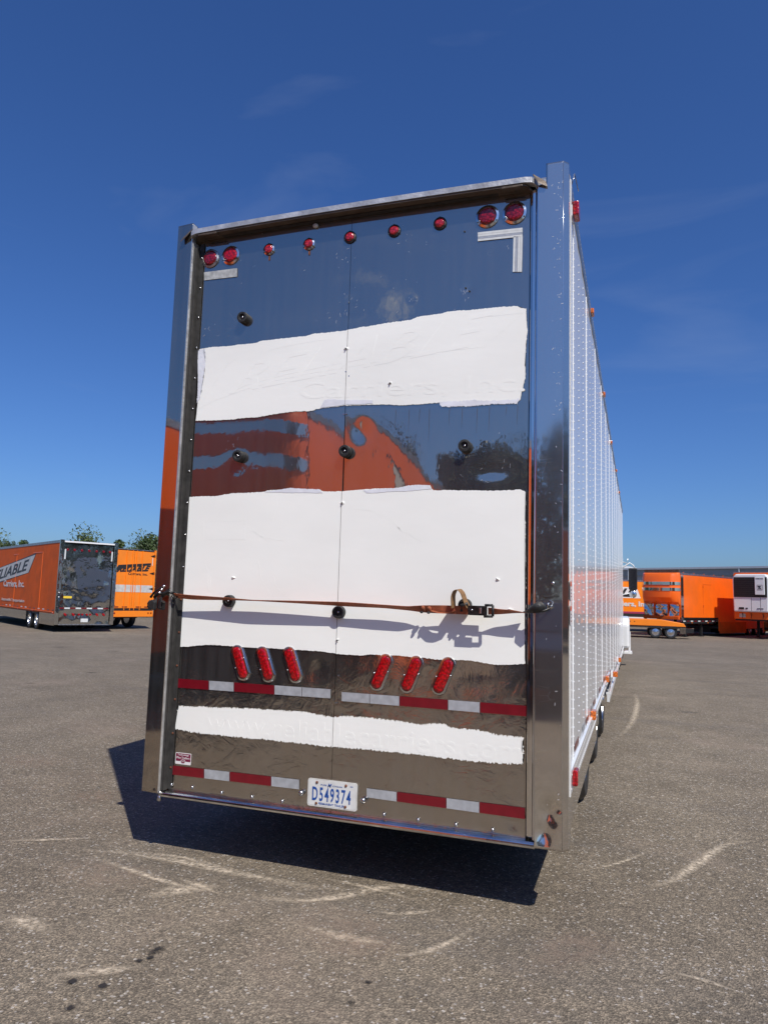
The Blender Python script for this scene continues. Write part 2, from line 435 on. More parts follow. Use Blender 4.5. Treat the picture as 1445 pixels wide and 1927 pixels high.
FONT = None
def text_mesh(txt, size, extr=0.001, shear=0.0, bold=0.0, align='CENTER', width=None, height=None, bevel=0.0, res=3, space=1.0):
    cu = bpy.data.curves.new('txt', 'FONT')
    cu.body = txt; cu.size = size; cu.extrude = extr; cu.shear = shear; cu.offset = bold
    cu.space_character = space; cu.align_x = align; cu.align_y = 'CENTER'; cu.resolution_u = res; cu.bevel_depth = bevel
    o = bpy.data.objects.new('txt', cu); C.objects.link(o)
    dg = bpy.context.evaluated_depsgraph_get(); dg.update()
    me = bpy.data.meshes.new_from_object(o.evaluated_get(dg))
    bpy.data.objects.remove(o); bpy.data.curves.remove(cu)
    xs = [v.co.x for v in me.vertices]; ys = [v.co.y for v in me.vertices]
    cx, cy = (min(xs) + max(xs)) / 2, (min(ys) + max(ys)) / 2
    sx = width / (max(xs) - min(xs)) if width else 1
    sy = height / (max(ys) - min(ys)) if height else sx
    if not width and height: sx = sy
    for v in me.vertices:
        if align == 'CENTER' or width: v.co.x = (v.co.x - cx) * sx
        v.co.y = (v.co.y - cy) * sy
    return me

def text(name, txt, m, parent, origin, ux, uy, size=0.1, label=None, warp=None, **k):
    """text laid out in the plane (ux, uy) at origin"""
    me = text_mesh(txt, size, **k)
    ux = Vector(ux).normalized(); uy = Vector(uy); uy = (uy - ux * uy.dot(ux)).normalized(); uz = ux.cross(uy)
    o3 = Vector(origin)
    for v in me.vertices:
        c = v.co.copy()
        if warp: c.y += warp(c.x)
        v.co = o3 + ux * c.x + uy * c.y + uz * c.z
    me.materials.clear(); me.materials.append(m)
    return link(name, me, parent, label=label)

def copy_part(o, parent):
    c = o.copy(); C.objects.link(c); c.parent = parent
    for ch in [x for x in bpy.data.objects if x.parent == o]: copy_part(ch, c)
    return c

def copy_thing(o, loc, rz, label, scale=None):
    c = o.copy(); C.objects.link(c); c.location = loc; c.rotation_euler = (0, 0, rz); c['label'] = label
    if scale: c.scale = scale
    for ch in [x for x in bpy.data.objects if x.parent == o]: copy_part(ch, c)
    return c

# ------------------------------------------------------------------ ground
def gz(x, y):
    d = math.hypot(x, y)
    if y < 0: return 0.0
    k = min(1, y / 6.0)
    return -0.5 * (1 - math.exp(-(d / 24.0) ** 3)) * k

def asphalt():
    m = bpy.data.materials.new('worn_asphalt'); m.use_nodes = True
    t = m.node_tree; b = t.nodes['Principled BSDF']; N = t.nodes.new; K = t.links.new
    b.inputs['Roughness'].default_value = 0.85
    b.inputs['Specular IOR Level'].default_value = 0.3
    tc = N('ShaderNodeTexCoord')
    def noi(s, d=5, rough=0.5, st=None):
        n = N('ShaderNodeTexNoise'); n.inputs['Scale'].default_value = s; n.inputs['Detail'].default_value = d; n.inputs['Roughness'].default_value = rough
        if st:
            mp = N('ShaderNodeMapping'); mp.inputs['Scale'].default_value = st; K(tc.outputs['Object'], mp.inputs['Vector']); K(mp.outputs['Vector'], n.inputs['Vector'])
        else: K(tc.outputs['Object'], n.inputs['Vector'])
        return n
    def ramp(src, p0, c0, p1, c1):
        r = N('ShaderNodeValToRGB'); e = r.color_ramp.elements
        e[0].position = p0; e[0].color = (*c0, 1); e[1].position = p1; e[1].color = (*c1, 1); K(src, r.inputs['Fac']); return r
    def mix(a, bb, f, mode='MIX'):
        x = N('ShaderNodeMixRGB'); x.blend_type = mode
        K(a, x.inputs['Color1'])
        if isinstance(bb, tuple): x.inputs['Color2'].default_value = (*bb, 1)
        else: K(bb, x.inputs['Color2'])
        if isinstance(f, float): x.inputs['Fac'].default_value = f
        else: K(f, x.inputs['Fac'])
        return x.outputs['Color']
    big = noi(0.22, 6, 0.6); base = ramp(big.outputs['Fac'], 0.3, (0.160, 0.134, 0.103), 0.7, (0.206, 0.177, 0.140)).outputs['Color']
    mid = noi(1.7, 7, 0.65); base = mix(base, ramp(mid.outputs['Fac'], 0.3, (0.80, 0.78, 0.76), 0.72, (1.16, 1.13, 1.10)).outputs['Color'], 1.0, 'MULTIPLY')
    # aggregate stones
    vo = N('ShaderNodeTexVoronoi'); vo.inputs['Scale'].default_value = 125; K(tc.outputs['Object'], vo.inputs['Vector'])
    sep = N('ShaderNodeSeparateColor'); K(vo.outputs['Color'], sep.inputs['Color'])
    st = ramp(sep.outputs['Red'], 0.0, (0.45, 0.44, 0.43), 1.0, (1.9, 1.84, 1.76))
    st.color_ramp.elements.new(0.6).color = (0.95, 0.94, 0.93, 1)
    base = mix(base, st.outputs['Color'], 0.75, 'MULTIPLY')
    vo2 = N('ShaderNodeTexVoronoi'); vo2.inputs['Scale'].default_value = 58; K(tc.outputs['Object'], vo2.inputs['Vector'])
    sp2 = N('ShaderNodeSeparateColor'); K(vo2.outputs['Color'], sp2.inputs['Color'])
    pick = N('ShaderNodeMath'); pick.operation = 'GREATER_THAN'; pick.inputs[1].default_value = 0.87; K(sp2.outputs['Green'], pick.inputs[0])
    near = N('ShaderNodeMath'); near.operation = 'LESS_THAN'; near.inputs[1].default_value = 0.42; K(vo2.outputs['Distance'], near.inputs[0])
    pk = N('ShaderNodeMath'); pk.operation = 'MULTIPLY'; K(pick.outputs[0], pk.inputs[0]); K(near.outputs[0], pk.inputs[1])
    pk2 = N('ShaderNodeMath'); pk2.operation = 'MULTIPLY'; pk2.inputs[1].default_value = 0.75; K(pk.outputs[0], pk2.inputs[0])
    base = mix(base, (0.46, 0.42, 0.38), pk2.outputs[0])
    fine = noi(260, 3); base = mix(base, ramp(fine.outputs['Fac'], 0.35, (0.62, 0.62, 0.62), 0.65, (1.3, 1.3, 1.3)).outputs['Color'], 0.7, 'MULTIPLY')
    # stone clumps of middling size so that the grain survives at a distance
    cl = noi(22, 4, 0.7); base = mix(base, ramp(cl.outputs['Fac'], 0.34, (0.72, 0.72, 0.72), 0.68, (1.25, 1.25, 1.24)).outputs['Color'], 0.8, 'MULTIPLY')
    # pinkish clay dust and dark tyre-polished lanes
    du = noi(0.55, 5, 0.6); fd = N('ShaderNodeMapRange'); fd.inputs['From Min'].default_value = 0.56; fd.inputs['From Max'].default_value = 0.75; fd.inputs['To Max'].default_value = 0.38
    K(du.outputs['Fac'], fd.inputs['Value']); base = mix(base, (0.31, 0.235, 0.185), fd.outputs['Result'])
    la = noi(0.5, 6, 0.6, (0.25, 2.2, 1)); fl = N('ShaderNodeMapRange'); fl.inputs['From Min'].default_value = 0.55; fl.inputs['From Max'].default_value = 0.72; fl.inputs['To Max'].default_value = 0.45
    K(la.outputs['Fac'], fl.inputs['Value']); base = mix(base, (0.105, 0.095, 0.088), fl.outputs['Result'])
    # hairline cracks
    ck = N('ShaderNodeTexVoronoi'); ck.feature = 'DISTANCE_TO_EDGE'; ck.inputs['Scale'].default_value = 0.55
    wn = noi(1.6, 5); wm = N('ShaderNodeMixRGB'); wm.inputs['Fac'].default_value = 0.35; K(tc.outputs['Object'], wm.inputs['Color1']); K(wn.outputs['Color'], wm.inputs['Color2'])
    K(wm.outputs['Color'], ck.inputs['Vector'])
    cl2 = N('ShaderNodeMath'); cl2.operation = 'LESS_THAN'; cl2.inputs[1].default_value = 0.0011; K(ck.outputs['Distance'], cl2.inputs[0])
    cg = noi(0.9, 3); cgm = N('ShaderNodeMapRange'); cgm.inputs['From Min'].default_value = 0.5; cgm.inputs['From Max'].default_value = 0.62; cgm.inputs['To Max'].default_value = 0.45; K(cg.outputs['Fac'], cgm.inputs['Value'])
    cm = N('ShaderNodeMath'); cm.operation = 'MULTIPLY'; K(cl2.outputs[0], cm.inputs[0]); K(cgm.outputs['Result'], cm.inputs[1])
    base = mix(base, (0.03, 0.028, 0.026), cm.outputs[0])
    K(base, b.inputs['Base Color'])
    bp = N('ShaderNodeBump'); bp.inputs['Strength'].default_value = 0.85; bp.inputs['Distance'].default_value = 0.006
    hh = N('ShaderNodeMath'); hh.operation = 'ADD'; K(vo.outputs['Distance'], hh.inputs[0]); K(cl.outputs['Fac'], hh.inputs[1])
    K(hh.outputs[0], bp.inputs['Height']); K(bp.outputs['Normal'], b.inputs['Normal'])
    return m
MT['asphalt'] = asphalt()

g = MB()
xs = [-900, -300, -120] + [-90 + 5 * i for i in range(37)] + [120, 300, 900]
ys = [-900, -300, -120, -60, -20, 0] + [2 + 3 * i for i in range(40)] + [200, 400, 900]
vs = [(x, y, gz(x, y)) for y in ys for x in xs]
nx = len(xs)
g.add(vs, [(j * nx + i, j * nx + i + 1, (j + 1) * nx + i + 1, (j + 1) * nx + i) for j in range(len(ys) - 1) for i in range(nx - 1)])
ground = g.build('asphalt_ground', MT['asphalt'], smooth=True)
ground['kind'] = 'structure'

def mark_mat(name, col, strength, scale=30):
    m = bpy.data.materials.new(name); m.use_nodes = True
    t = m.node_tree; b = t.nodes['Principled BSDF']; N = t.nodes.new; K = t.links.new
    b.inputs['Base Color'].default_value = (*col, 1); b.inputs['Roughness'].default_value = 0.9
    tc = N('ShaderNodeTexCoord')
    uv = N('ShaderNodeSeparateXYZ'); K(tc.outputs['UV'], uv.inputs[0])
    # soft across (v) and along (u)
    def hump(o):
        a = N('ShaderNodeMath'); a.operation = 'SUBTRACT'; a.inputs[1].default_value = 0.5; K(o, a.inputs[0])
        b2 = N('ShaderNodeMath'); b2.operation = 'ABSOLUTE'; K(a.outputs[0], b2.inputs[0])
        c = N('ShaderNodeMapRange'); c.inputs['From Min'].default_value = 0.5; c.inputs['From Max'].default_value = 0.08; K(b2.outputs[0], c.inputs['Value'])
        return c.outputs['Result']
    hu, hv = hump(uv.outputs['X']), hump(uv.outputs['Y'])
    n = N('ShaderNodeTexNoise'); n.inputs['Scale'].default_value = scale; n.inputs['Detail'].default_value = 9; n.inputs['Roughness'].default_value = 0.75; K(tc.outputs['Object'], n.inputs['Vector'])
    nm = N('ShaderNodeMapRange'); nm.inputs['From Min'].default_value = 0.38; nm.inputs['From Max'].default_value = 0.66; K(n.outputs['Fac'], nm.inputs['Value'])
    x = N('ShaderNodeMath'); x.operation = 'MULTIPLY'; K(hu, x.inputs[0]); K(hv, x.inputs[1])
    y = N('ShaderNodeMath'); y.operation = 'MULTIPLY'; K(x.outputs[0], y.inputs[0]); K(nm.outputs['Result'], y.inputs[1])
    z = N('ShaderNodeMath'); z.operation = 'MULTIPLY'; z.inputs[1].default_value = strength; K(y.outputs[0], z.inputs[0])
    K(z.outputs[0], b.inputs['Alpha'])
    return m
MT['glintmark'] = mark_mat('painted_sun_glint', (0.60, 0.50, 0.38), 1.15, 30)  # pale colour painted in for sunlight bounced off the mirrored door
MT['oilmark'] = mark_mat('oil_spot', (0.018, 0.015, 0.014), 3.0, 22)
MT['claymark'] = mark_mat('clay_dust', (0.34, 0.25, 0.19), 0.5, 9)
MT['darkmark'] = mark_mat('tar_smear', (0.05, 0.046, 0.042), 1.0, 6)

def ground_mark(name, pix, width, m, k=[0]):
    """ribbon of painted sun glint, clay dust, oil or tar lying on the asphalt along a line"""
    k[0] += 1
    pts = [at(px, py, 2, 0.0) for px, py in pix]
    cr = []
    for i in range(len(pts) - 1):
        for s in range(6): cr.append(pts[i].lerp(pts[i + 1], s / 6))
    cr.append(pts[-1])
    for _ in range(4): cr = [cr[0]] + [(cr[i - 1] + cr[i] * 2 + cr[i + 1]) / 4 for i in range(1, len(cr) - 1)] + [cr[-1]]
    me = bpy.data.meshes.new(name); vs = []; fs = []; uvs = []
    n = len(cr)
    for i, p in enumerate(cr):
        d = (cr[min(i + 1, n - 1)] - cr[max(i - 1, 0)]); d.z = 0; d.normalize(); s = Vector((-d.y, d.x, 0))
        wd = width * (0.5 + 0.5 * math.sin(math.pi * i / (n - 1)))
        for e in (-1, 1):
            q = p + s * e * wd * 0.5; vs.append((q.x, q.y, gz(q.x, q.y) + 0.003 + 0.0006 * (k[0] % 7)))
    for i in range(n - 1): fs.append((2 * i, 2 * i + 1, 2 * i + 3, 2 * i + 2))
    me.from_pydata(vs, [], fs)
    ul = me.uv_layers.new()
    for p in me.polygons:
        for li in p.loop_indices:
            vi = me.loops[li].vertex_index; ul.data[li].uv = ((vi // 2) / (n - 1), vi % 2)
    me.materials.append(m)
    return link(name, me, ground)
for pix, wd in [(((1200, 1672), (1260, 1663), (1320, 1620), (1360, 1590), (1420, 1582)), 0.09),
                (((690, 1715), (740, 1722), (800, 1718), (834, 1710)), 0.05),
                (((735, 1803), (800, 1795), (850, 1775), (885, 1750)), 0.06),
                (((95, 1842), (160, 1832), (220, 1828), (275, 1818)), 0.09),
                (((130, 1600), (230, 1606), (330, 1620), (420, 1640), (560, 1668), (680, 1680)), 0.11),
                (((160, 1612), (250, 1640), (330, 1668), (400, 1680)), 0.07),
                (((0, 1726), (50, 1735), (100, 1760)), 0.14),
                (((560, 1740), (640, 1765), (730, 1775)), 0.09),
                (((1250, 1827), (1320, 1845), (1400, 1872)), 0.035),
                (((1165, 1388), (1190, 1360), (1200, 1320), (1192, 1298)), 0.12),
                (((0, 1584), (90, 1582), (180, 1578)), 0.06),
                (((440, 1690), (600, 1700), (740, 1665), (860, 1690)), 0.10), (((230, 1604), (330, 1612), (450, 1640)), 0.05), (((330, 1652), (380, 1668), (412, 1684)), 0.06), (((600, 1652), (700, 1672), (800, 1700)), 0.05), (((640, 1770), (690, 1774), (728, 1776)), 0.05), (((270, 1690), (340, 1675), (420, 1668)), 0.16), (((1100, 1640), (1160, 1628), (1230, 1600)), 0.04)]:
    ground_mark('sun_glint_streak', pix, wd, MT['glintmark'])  # painted light: fixed streaks where the door throws sun onto the asphalt
for pix, wd in [(((0, 1420), (60, 1435), (140, 1440)), 0.6), (((560, 1720), (640, 1740), (700, 1790), (760, 1800)), 0.5),
                (((100, 1620), (200, 1650), (320, 1660)), 0.5), (((120, 1490), (190, 1500), (230, 1505)), 0.5), (((980, 1830), (1100, 1780), (1180, 1770)), 0.4)]:
    ground_mark('clay_smudge', pix, wd, MT['claymark'])
for pix, wd in [(((280, 1800), (296, 1789), (316, 1783)), 0.06), (((252, 1811), (262, 1810), (272, 1808)), 0.035), (((274, 1806), (284, 1804), (292, 1802)), 0.03),
                (((123, 1851), (136, 1849), (148, 1847)), 0.05), (((182, 1856), (195, 1856), (208, 1855)), 0.055), (((120, 1900), (132, 1898), (144, 1896)), 0.045),
                (((648, 1890), (659, 1889), (669, 1888)), 0.04), (((685, 1850), (693, 1850), (702, 1850)), 0.03)]:
    ground_mark('oil_spot', pix, wd, MT['oilmark'])
for pix, wd in [(((158, 1262), (175, 1261), (190, 1262)), 0.25), (((1270, 1336), (1295, 1338), (1320, 1339)), 0.2), (((90, 1205), (120, 1204), (150, 1204)), 0.5),
                (((1325, 1300), (1350, 1302), (1380, 1304)), 0.12), (((1305, 1385), (1318, 1386), (1332, 1386)), 0.06), (((1163, 1309), (1175, 1310), (1190, 1312)), 0.15),
                (((195, 1213), (215, 1214), (232, 1214)), 0.4), (((40, 1283), (55, 1282), (70, 1283)), 0.15)]:
    ground_mark('tar_smear', pix, wd, MT['darkmark'])

# ------------------------------------------------------------------ the white trailer
T = thing('white_trailer', 'long white enclosed trailer seen from its mirror polished rear with white painted over bands', 'trailer')

def dents(x, z):
    """inward bulge of the rear sheet: soft waves, hard dents and the crumpled lower part"""
    v = 0.0016 * (noise.noise(Vector((x * 1.3 + 5, z * 0.9, 0.3))) + 0.6)
    v += 0.0006 * noise.noise(Vector((x * 3.1, z * 2.1, 4.0)))
    low = max(0.0, min(1.0, (1.45 - z) / 0.35))
    v += low * 0.0016 * noise.noise(Vector((x * 5.5, z * 4.5, 9.0)))
    v += low * 0.0004 * noise.noise(Vector((x * 15, z * 14, 2.0)))
    if x > 0: v += 0.0115 * math.exp(-((z - 2.2) / 0.45) ** 2) * math.exp(-(max(0, x - 0.1) / 0.28) ** 2)
    for cx, cz, sx, sz, a in DENTS:
        q = ((x - cx) / sx) ** 2 + ((z - cz) / sz) ** 2
        if q < 12: v += a * math.exp(-q)
    return v
def dent(px, py, rx, rz, a):
    p = at(px, py); return (p.x, p.z, rx, rz, a)
DENTS = [dent(680, 812, 0.05, 0.062, 0.0036), dent(445, 880, 0.09, 0.09, 0.0015), dent(925, 886, 0.11, 0.05, 0.0027), dent(965, 1548, 0.05, 0.04, 0.006), dent(905, 1560, 0.035, 0.03, 0.003),
         dent(600, 1262, 0.05, 0.06, 0.003), dent(488, 1255, 0.03, 0.05, 0.002), dent(660, 1465, 0.05, 0.03, 0.002), dent(690, 1500, 0.04, 0.05, 0.0025), dent(880, 545, 0.03, 0.03, 0.0018), dent(775, 563, 0.02, 0.02, 0.001),
         dent(660, 570, 0.06, 0.06, 0.0012), dent(640, 1345, 0.04, 0.03, 0.002), dent(765, 1450, 0.06, 0.05, 0.002), dent(900, 1290, 0.1, 0.05, 0.002)]

def sheet(name, m, parent, x0, x1, z0, z1, nx, nz, fn, y0=0.0, th=0.02, label=None):
    b = MB(); vs = []
    for j in range(nz + 1):
        for i in range(nx + 1):
            x = x0 + (x1 - x0) * i / nx; z = z0 + (z1 - z0) * j / nz
            vs.append((x, y0 + fn(x, z), z))
    b.add(vs, [(j * (nx + 1) + i, j * (nx + 1) + i + 1, (j + 1) * (nx + 1) + i + 1, (j + 1) * (nx + 1) + i) for j in range(nz) for i in range(nx)])
    me_o = b.build(name, m, parent, smooth=True, label=label)
    return me_o
ZS, ZT = 0.385, 3.940
dl = sheet('rear_door', MT['door'], T, -1.088, -0.0012, ZS, ZT, 130, 420, dents, label='left half of the mirror polished rear door')
dr = sheet('rear_door', MT['door'], T, 0.0012, 1.092, ZS, ZT, 130, 420, dents, label='right half of the mirror polished rear door')
# core behind the sheets and body shell
box('door_core', MT['dark'], T, -1.10, 1.10, 0.02, 0.06, ZS - 0.02, ZT)

# corner posts with a mirror face, bevel and returns
def post(name, prof, z0, z1, fn, label):
    b = MB(); nz = 300; pr = []
    for k in range(len(prof) - 1):
        a, c = Vector(prof[k]), Vector(prof[k + 1]); n = max(1, int((c - a).length / 0.01))
        for s in range(n): pr.append(a.lerp(c, s / n))
    pr.append(Vector(prof[-1])); n = len(pr)
    vs = []
    for j in range(nz + 1):
        z = z0 + (z1 - z0) * j / nz
        for p in pr:
            vs.append((p.x, p.y + (fn(p.x, z) if p.y < -0.047 else 0), z))
    notch = lambda i, j: pr[i].x > 0 and pr[i].x < 1.188 and z0 + (z1 - z0) * (j + 0.5) / nz > 3.925   # the inner strip ends below the rain lip
    b.add(vs, [(j * n + i, j * n + i + 1, (j + 1) * n + i + 1, (j + 1) * n + i) for j in range(nz) for i in range(n - 1) if not notch(i, j)])
    o = b.build(name, MT['postr'] if prof[0][0] > 0 else MT['postl'], T, smooth='auto', label=label, fix=False)
    sm = o.modifiers.new('thick', 'SOLIDIFY'); sm.thickness = 0.003; sm.offset = -1
    return o
def wob(x, z):
    v = 0.0007 * noise.noise(Vector((x * 4, z * 1.1, 7)))
    return v
def wobr(x, z):
    v = wob(x, z)
    for cx, cz, rx, rz, a in ((1.215, 0.54, 0.045, 0.060, 0.030), (1.19, 0.44, 0.040, 0.06, 0.024), (1.262, 0.535, 0.016, 0.018, -0.010)):
        q = ((x - cx) / rx) ** 2 + ((z - cz) / rz) ** 2
        if q < 10: v += a * math.exp(-q)
    return v
def wobl(x, z):
    v = wob(x, z)
    q = ((x + 1.14) / 0.03) ** 2 + ((z - 0.42) / 0.05) ** 2
    if q < 10: v += 0.008 * math.exp(-q)
    return v
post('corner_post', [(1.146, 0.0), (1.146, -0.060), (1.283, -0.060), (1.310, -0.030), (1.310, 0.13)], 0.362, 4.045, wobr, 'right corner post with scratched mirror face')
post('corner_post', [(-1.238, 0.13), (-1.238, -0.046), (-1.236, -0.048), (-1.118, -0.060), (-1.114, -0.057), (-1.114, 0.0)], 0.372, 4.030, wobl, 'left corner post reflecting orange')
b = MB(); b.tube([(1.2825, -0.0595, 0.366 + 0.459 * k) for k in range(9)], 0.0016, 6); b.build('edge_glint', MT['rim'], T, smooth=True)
b = MB(); b.box(-1.1138, -1.1128, -0.0595, -0.012, 0.376, 4.025); b.build('post_return', MT['lipalu'], T)
# channels beside the door
def vchannel(prof, z0, z1, m, name='channel', label=None):
    b = MB(); b.prism([(x, y, z0) for x, y in prof], (0, 0, z1 - z0)); return b.build(name, m, T, bevel=0.0015, label=label)
vchannel([(1.098, 0.012), (1.098, -0.012), (1.112, -0.02), (1.128, -0.02), (1.128, 0.012)], 0.40, 3.92, MT['post'])
vchannel([(1.130, 0.012), (1.130, -0.028), (1.138, -0.034), (1.1445, -0.034), (1.1445, 0.012)], 0.39, 3.93, MT['chrome'])
vchannel([(-1.1118, 0.012), (-1.1118, -0.056), (-1.106, -0.056), (-1.103, -0.03), (-1.103, 0.012)], 0.385, 3.90, MT['lipalu'])
vchannel([(-1.1015, 0.012), (-1.1015, -0.05), (-1.094, -0.05), (-1.090, -0.042), (-1.086, -0.05), (-1.080, -0.05), (-1.080, 0.012)], 0.39, 3.86, MT['dark'])
box('hinge_strip', MT['dark'], T, -1.0795, -1.052, -0.010, -0.005, 0.395, 3.90)
for i in range(17):
    z = 0.52 + i * 0.205
    b = MB(); b.lathe((-1.064, -0.010, z), (0, -1, 0), [(0.0075, 0), (0.0065, 0.003), (0.003, 0.005)], 8)
    b.build('screw', MT['rust'] if i < 6 else MT['screw'], T, smooth=True)
# body shell: side walls, roof, front
def at_side(px, py, x=1.295): return at(px, py, 0, x)
JO = [0.10, 0.44, 1.67, 2.90, 4.13, 5.36, 6.59, 7.82, 9.05, 10.28, 11.51, 12.74, 13.97, 15.2, 16.2]
b0 = None
for i in range(len(JO) - 1):
    a, c = JO[i] + 0.002, JO[i + 1] - 0.002
    zb = 0.70 if JO[i] < 6 else 0.46
    b = MB(); n = max(4, int((c - a) / 0.1)); vs = []
    # slightly quilted sheet between the posts
    nz = 24
    for j in range(nz + 1):
        z = zb + (3.965 - zb) * j / nz
        for k in range(n + 1):
            y = a + (c - a) * k / n
            q = abs(math.sin(math.pi * 3 * (y - a) / (c - a)))
            vs.append((1.295 + 0.0022 * q + 0.0012 * noise.noise(Vector((y * 1.5, z * 1.2, i))), y, z))
    b.add(vs, [(j * (n + 1) + k, j * (n + 1) + k + 1, (j + 1) * (n + 1) + k + 1, (j + 1) * (n + 1) + k) for j in range(nz) for k in range(n)])
    o = b.build('side_panel', MT['white'], T, smooth=True)
    o['label'] = 'white riveted side sheet'
    # joint strip
    b = MB(); b.box(1.293, 1.2995, JO[i + 1] - 0.008, JO[i + 1] + 0.008, zb, 3.965)
    b.build('joint_strip', MT['whitecab'], T, bevel=0.002)
rv = MB()
def rivet(x, y, z, r=0.0068, ax=1):
    n = 6; h = 0.0045
    ring = [(x, y + r * math.cos(2 * math.pi * i / n), z + r * math.sin(2 * math.pi * i / n)) for i in range(n)]
    ring2 = [(x + h * 0.8, y + r * 0.6 * math.cos(2 * math.pi * i / n), z + r * 0.6 * math.sin(2 * math.pi * i / n)) for i in range(n)]
    rv.add(ring + ring2 + [(x + h, y, z)], [(i, (i + 1) % n, n + (i + 1) % n, n + i) for i in range(n)] + [(n + i, n + (i + 1) % n, 2 * n) for i in range(n)])
for i in range(1, len(JO) - 1):
    a, c = JO[i], JO[i + 1]
    zb = 0.74 if JO[i] < 6 else 0.50
    nr = int((3.95 - zb) / 0.051)
    for f, stp, off in ((0.0, 1, 0), (0.36, 1, 0.2), (0.71, 1, 0.6)):
        y = a + (c - a) * f
        x = 1.2993 if f == 0 else 1.296
        for k in range(nr): rivet(x, y, zb + (k + off) * 0.051)
for k in range(63): rivet(1.296, 0.30, 0.76 + k * 0.051)
for k in range(240): rivet(1.303, 0.2 + k * 0.066, 4.03, 0.006)
o = rv.build('rivets', MT['white'], T, smooth=True); o['kind'] = 'stuff'
# black gap and trim beside post
box('gap_seal', MT['black'], T, 1.292, 1.3005, 0.131, 0.155, 0.45, 3.98)
box('trim_strip', MT['whitecab'], T, 1.3105, 1.3145, 0.060, 0.095, 0.60, 4.00, bevel=0.001)
# top rail, bottom rails, skirt
def rail(prof, y0, y1, m, name, label=None, bev=0.002):
    b = MB(); b.prism([(x, y0, z) for x, z in prof], (0, y1 - y0, 0)); return b.build(name, m, T, bevel=bev, label=label)
rail([(1.270, 3.967), (1.300, 3.967), (1.306, 3.985), (1.306, 4.06), (1.292, 4.085), (1.270, 4.085)], 0.10, 16.3, MT['alu'], 'top_rail')
rail([(1.26, 0.68), (1.296, 0.68), (1.312, 0.690), (1.312, 0.715), (1.297, 0.72), (1.297, 0.7005), (1.26, 0.7005)], 0.14, 6.0, MT['whitecab'], 'bottom_rail')
rail([(1.27, 0.555), (1.298, 0.555), (1.298, 0.679), (1.27, 0.679)], 0.14, 2.95, MT['white'], 'lower_band')
rail([(1.27, 0.60), (1.298, 0.60), (1.298, 0.679), (1.27, 0.679)], 2.955, 6.0, MT['white'], 'lower_band')
rail([(1.26, 0.43), (1.300, 0.43), (1.318, 0.44), (1.318, 0.465), (1.300, 0.47), (1.298, 0.4575), (1.26, 0.4575)], 6.02, 16.2, MT['whitecab'], 'bottom_rail')
rail([(1.27, 0.335), (1.304, 0.335), (1.304, 0.429), (1.27, 0.429)], 6.02, 16.2, MT['white'], 'lower_band')
box('rear_skirt', MT['post'], T, 1.285, 1.2935, 0.135, 3.05, 0.385, 0.553)
lr = MB(); rv = lr
for k in range(42):
    if k * 0.065 + 0.2 < 2.9:
        rivet(1.298, 0.2 + k * 0.065, 0.655, 0.0075); rivet(1.298, 0.23 + k * 0.065, 0.585, 0.0075)
for k in range(44): rivet(1.298, 3.0 + k * 0.067, 0.64, 0.0075)
for k in range(90): rivet(1.304, 6.1 + k * 0.11, 0.39, 0.0075)
o = lr.build('rail_rivets', MT['whitecab'], T, smooth=True); o['kind'] = 'stuff'
box('side_wall', MT['orangered'], T, -1.236, -1.216, 0.14, 16.2, 0.40, 3.99, label='left side wall still in the old orange')
box('roof', MT['alu'], T, -1.236, 1.268, 0.05, 16.25, 3.99, 4.03)
box('front_wall', MT['white'], T, -1.236, 1.29, 16.21, 16.26, 0.9, 4.0)
box('floor', MT['blackmetal'], T, -1.21, 1.25, 0.08, 16.1, 0.56, 0.66)
for x in (-0.5, 0.5): box('frame_rail', MT['blackmetal'], T, x - 0.06, x + 0.06, 0.2, 16.0, 0.36, 0.555)

# header lip: aluminium extrusion with rounded ends and grimy underside
def lip(name, m, z0, z1, yo, yi, xe=1.118, label=None, zc=0.0, r=0.07):
    xsn = [-xe + 2 * xe * i / 60 for i in range(61)]
    b = MB(); vs = []
    for x in xsn:
        e = max(0, abs(x) - (xe - r)) / r
        y = yo + (yi - 0.004 - yo) * (1 - math.sqrt(max(0, 1 - e * e)))
        dz = -zc * (x / xe) ** 2 - 0.03 * e * e * (1 if x < 0 else .4)
        vs += [(x, y, z0 + dz), (x, y - 0.0, z1 + dz), (x, yi, z1 + dz), (x, yi, z0 + dz)]
    n = len(xsn)
    fs = []
    for i in range(n - 1):
        for k in range(4): fs.append((4 * i + k, 4 * i + (k + 1) % 4, 4 * i + 4 + (k + 1) % 4, 4 * i + 4 + k))
    fs += [(0, 1, 2, 3), tuple(4 * (n - 1) + k for k in range(4))]
    b.add(vs, fs); return b.build(name, m, T, smooth='auto', label=label)
lip('header_lip', MT['lipalu'], 3.950, 3.982, -0.084, -0.03, xe=1.15, zc=0.012, label='dented aluminium rain lip over the rear door')
lip('header_underside', MT['under'], 3.938, 3.9495, -0.078, 0.02, zc=0.012)
box('roof_edge', MT['alu'], T, -1.10, 1.12, -0.028, 0.05, 3.96, 3.992)
box('header_seal', MT['dark'], T, -1.09, 1.09, -0.030, 0.0, 3.930, 3.9375)
for a, c in ((-1.06, -0.92), (0.94, 1.06)):
    box('header_clip', MT['under'], T, a, c, -0.080, -0.045, 3.922, 3.9375, bevel=0.003)
for s, x in ((1, 1.165), (-1, -1.165)):
    b = MB(); b.prism([(x - 0.05 * s, -0.062, 3.985), (x - 0.02 * s, -0.085, 3.925), (x + 0.03 * s, -0.075, 3.900), (x + 0.02 * s, -0.062, 3.93)], (0, 0.004, 0.012)); b.build('torn_flashing', MT['under'], T)
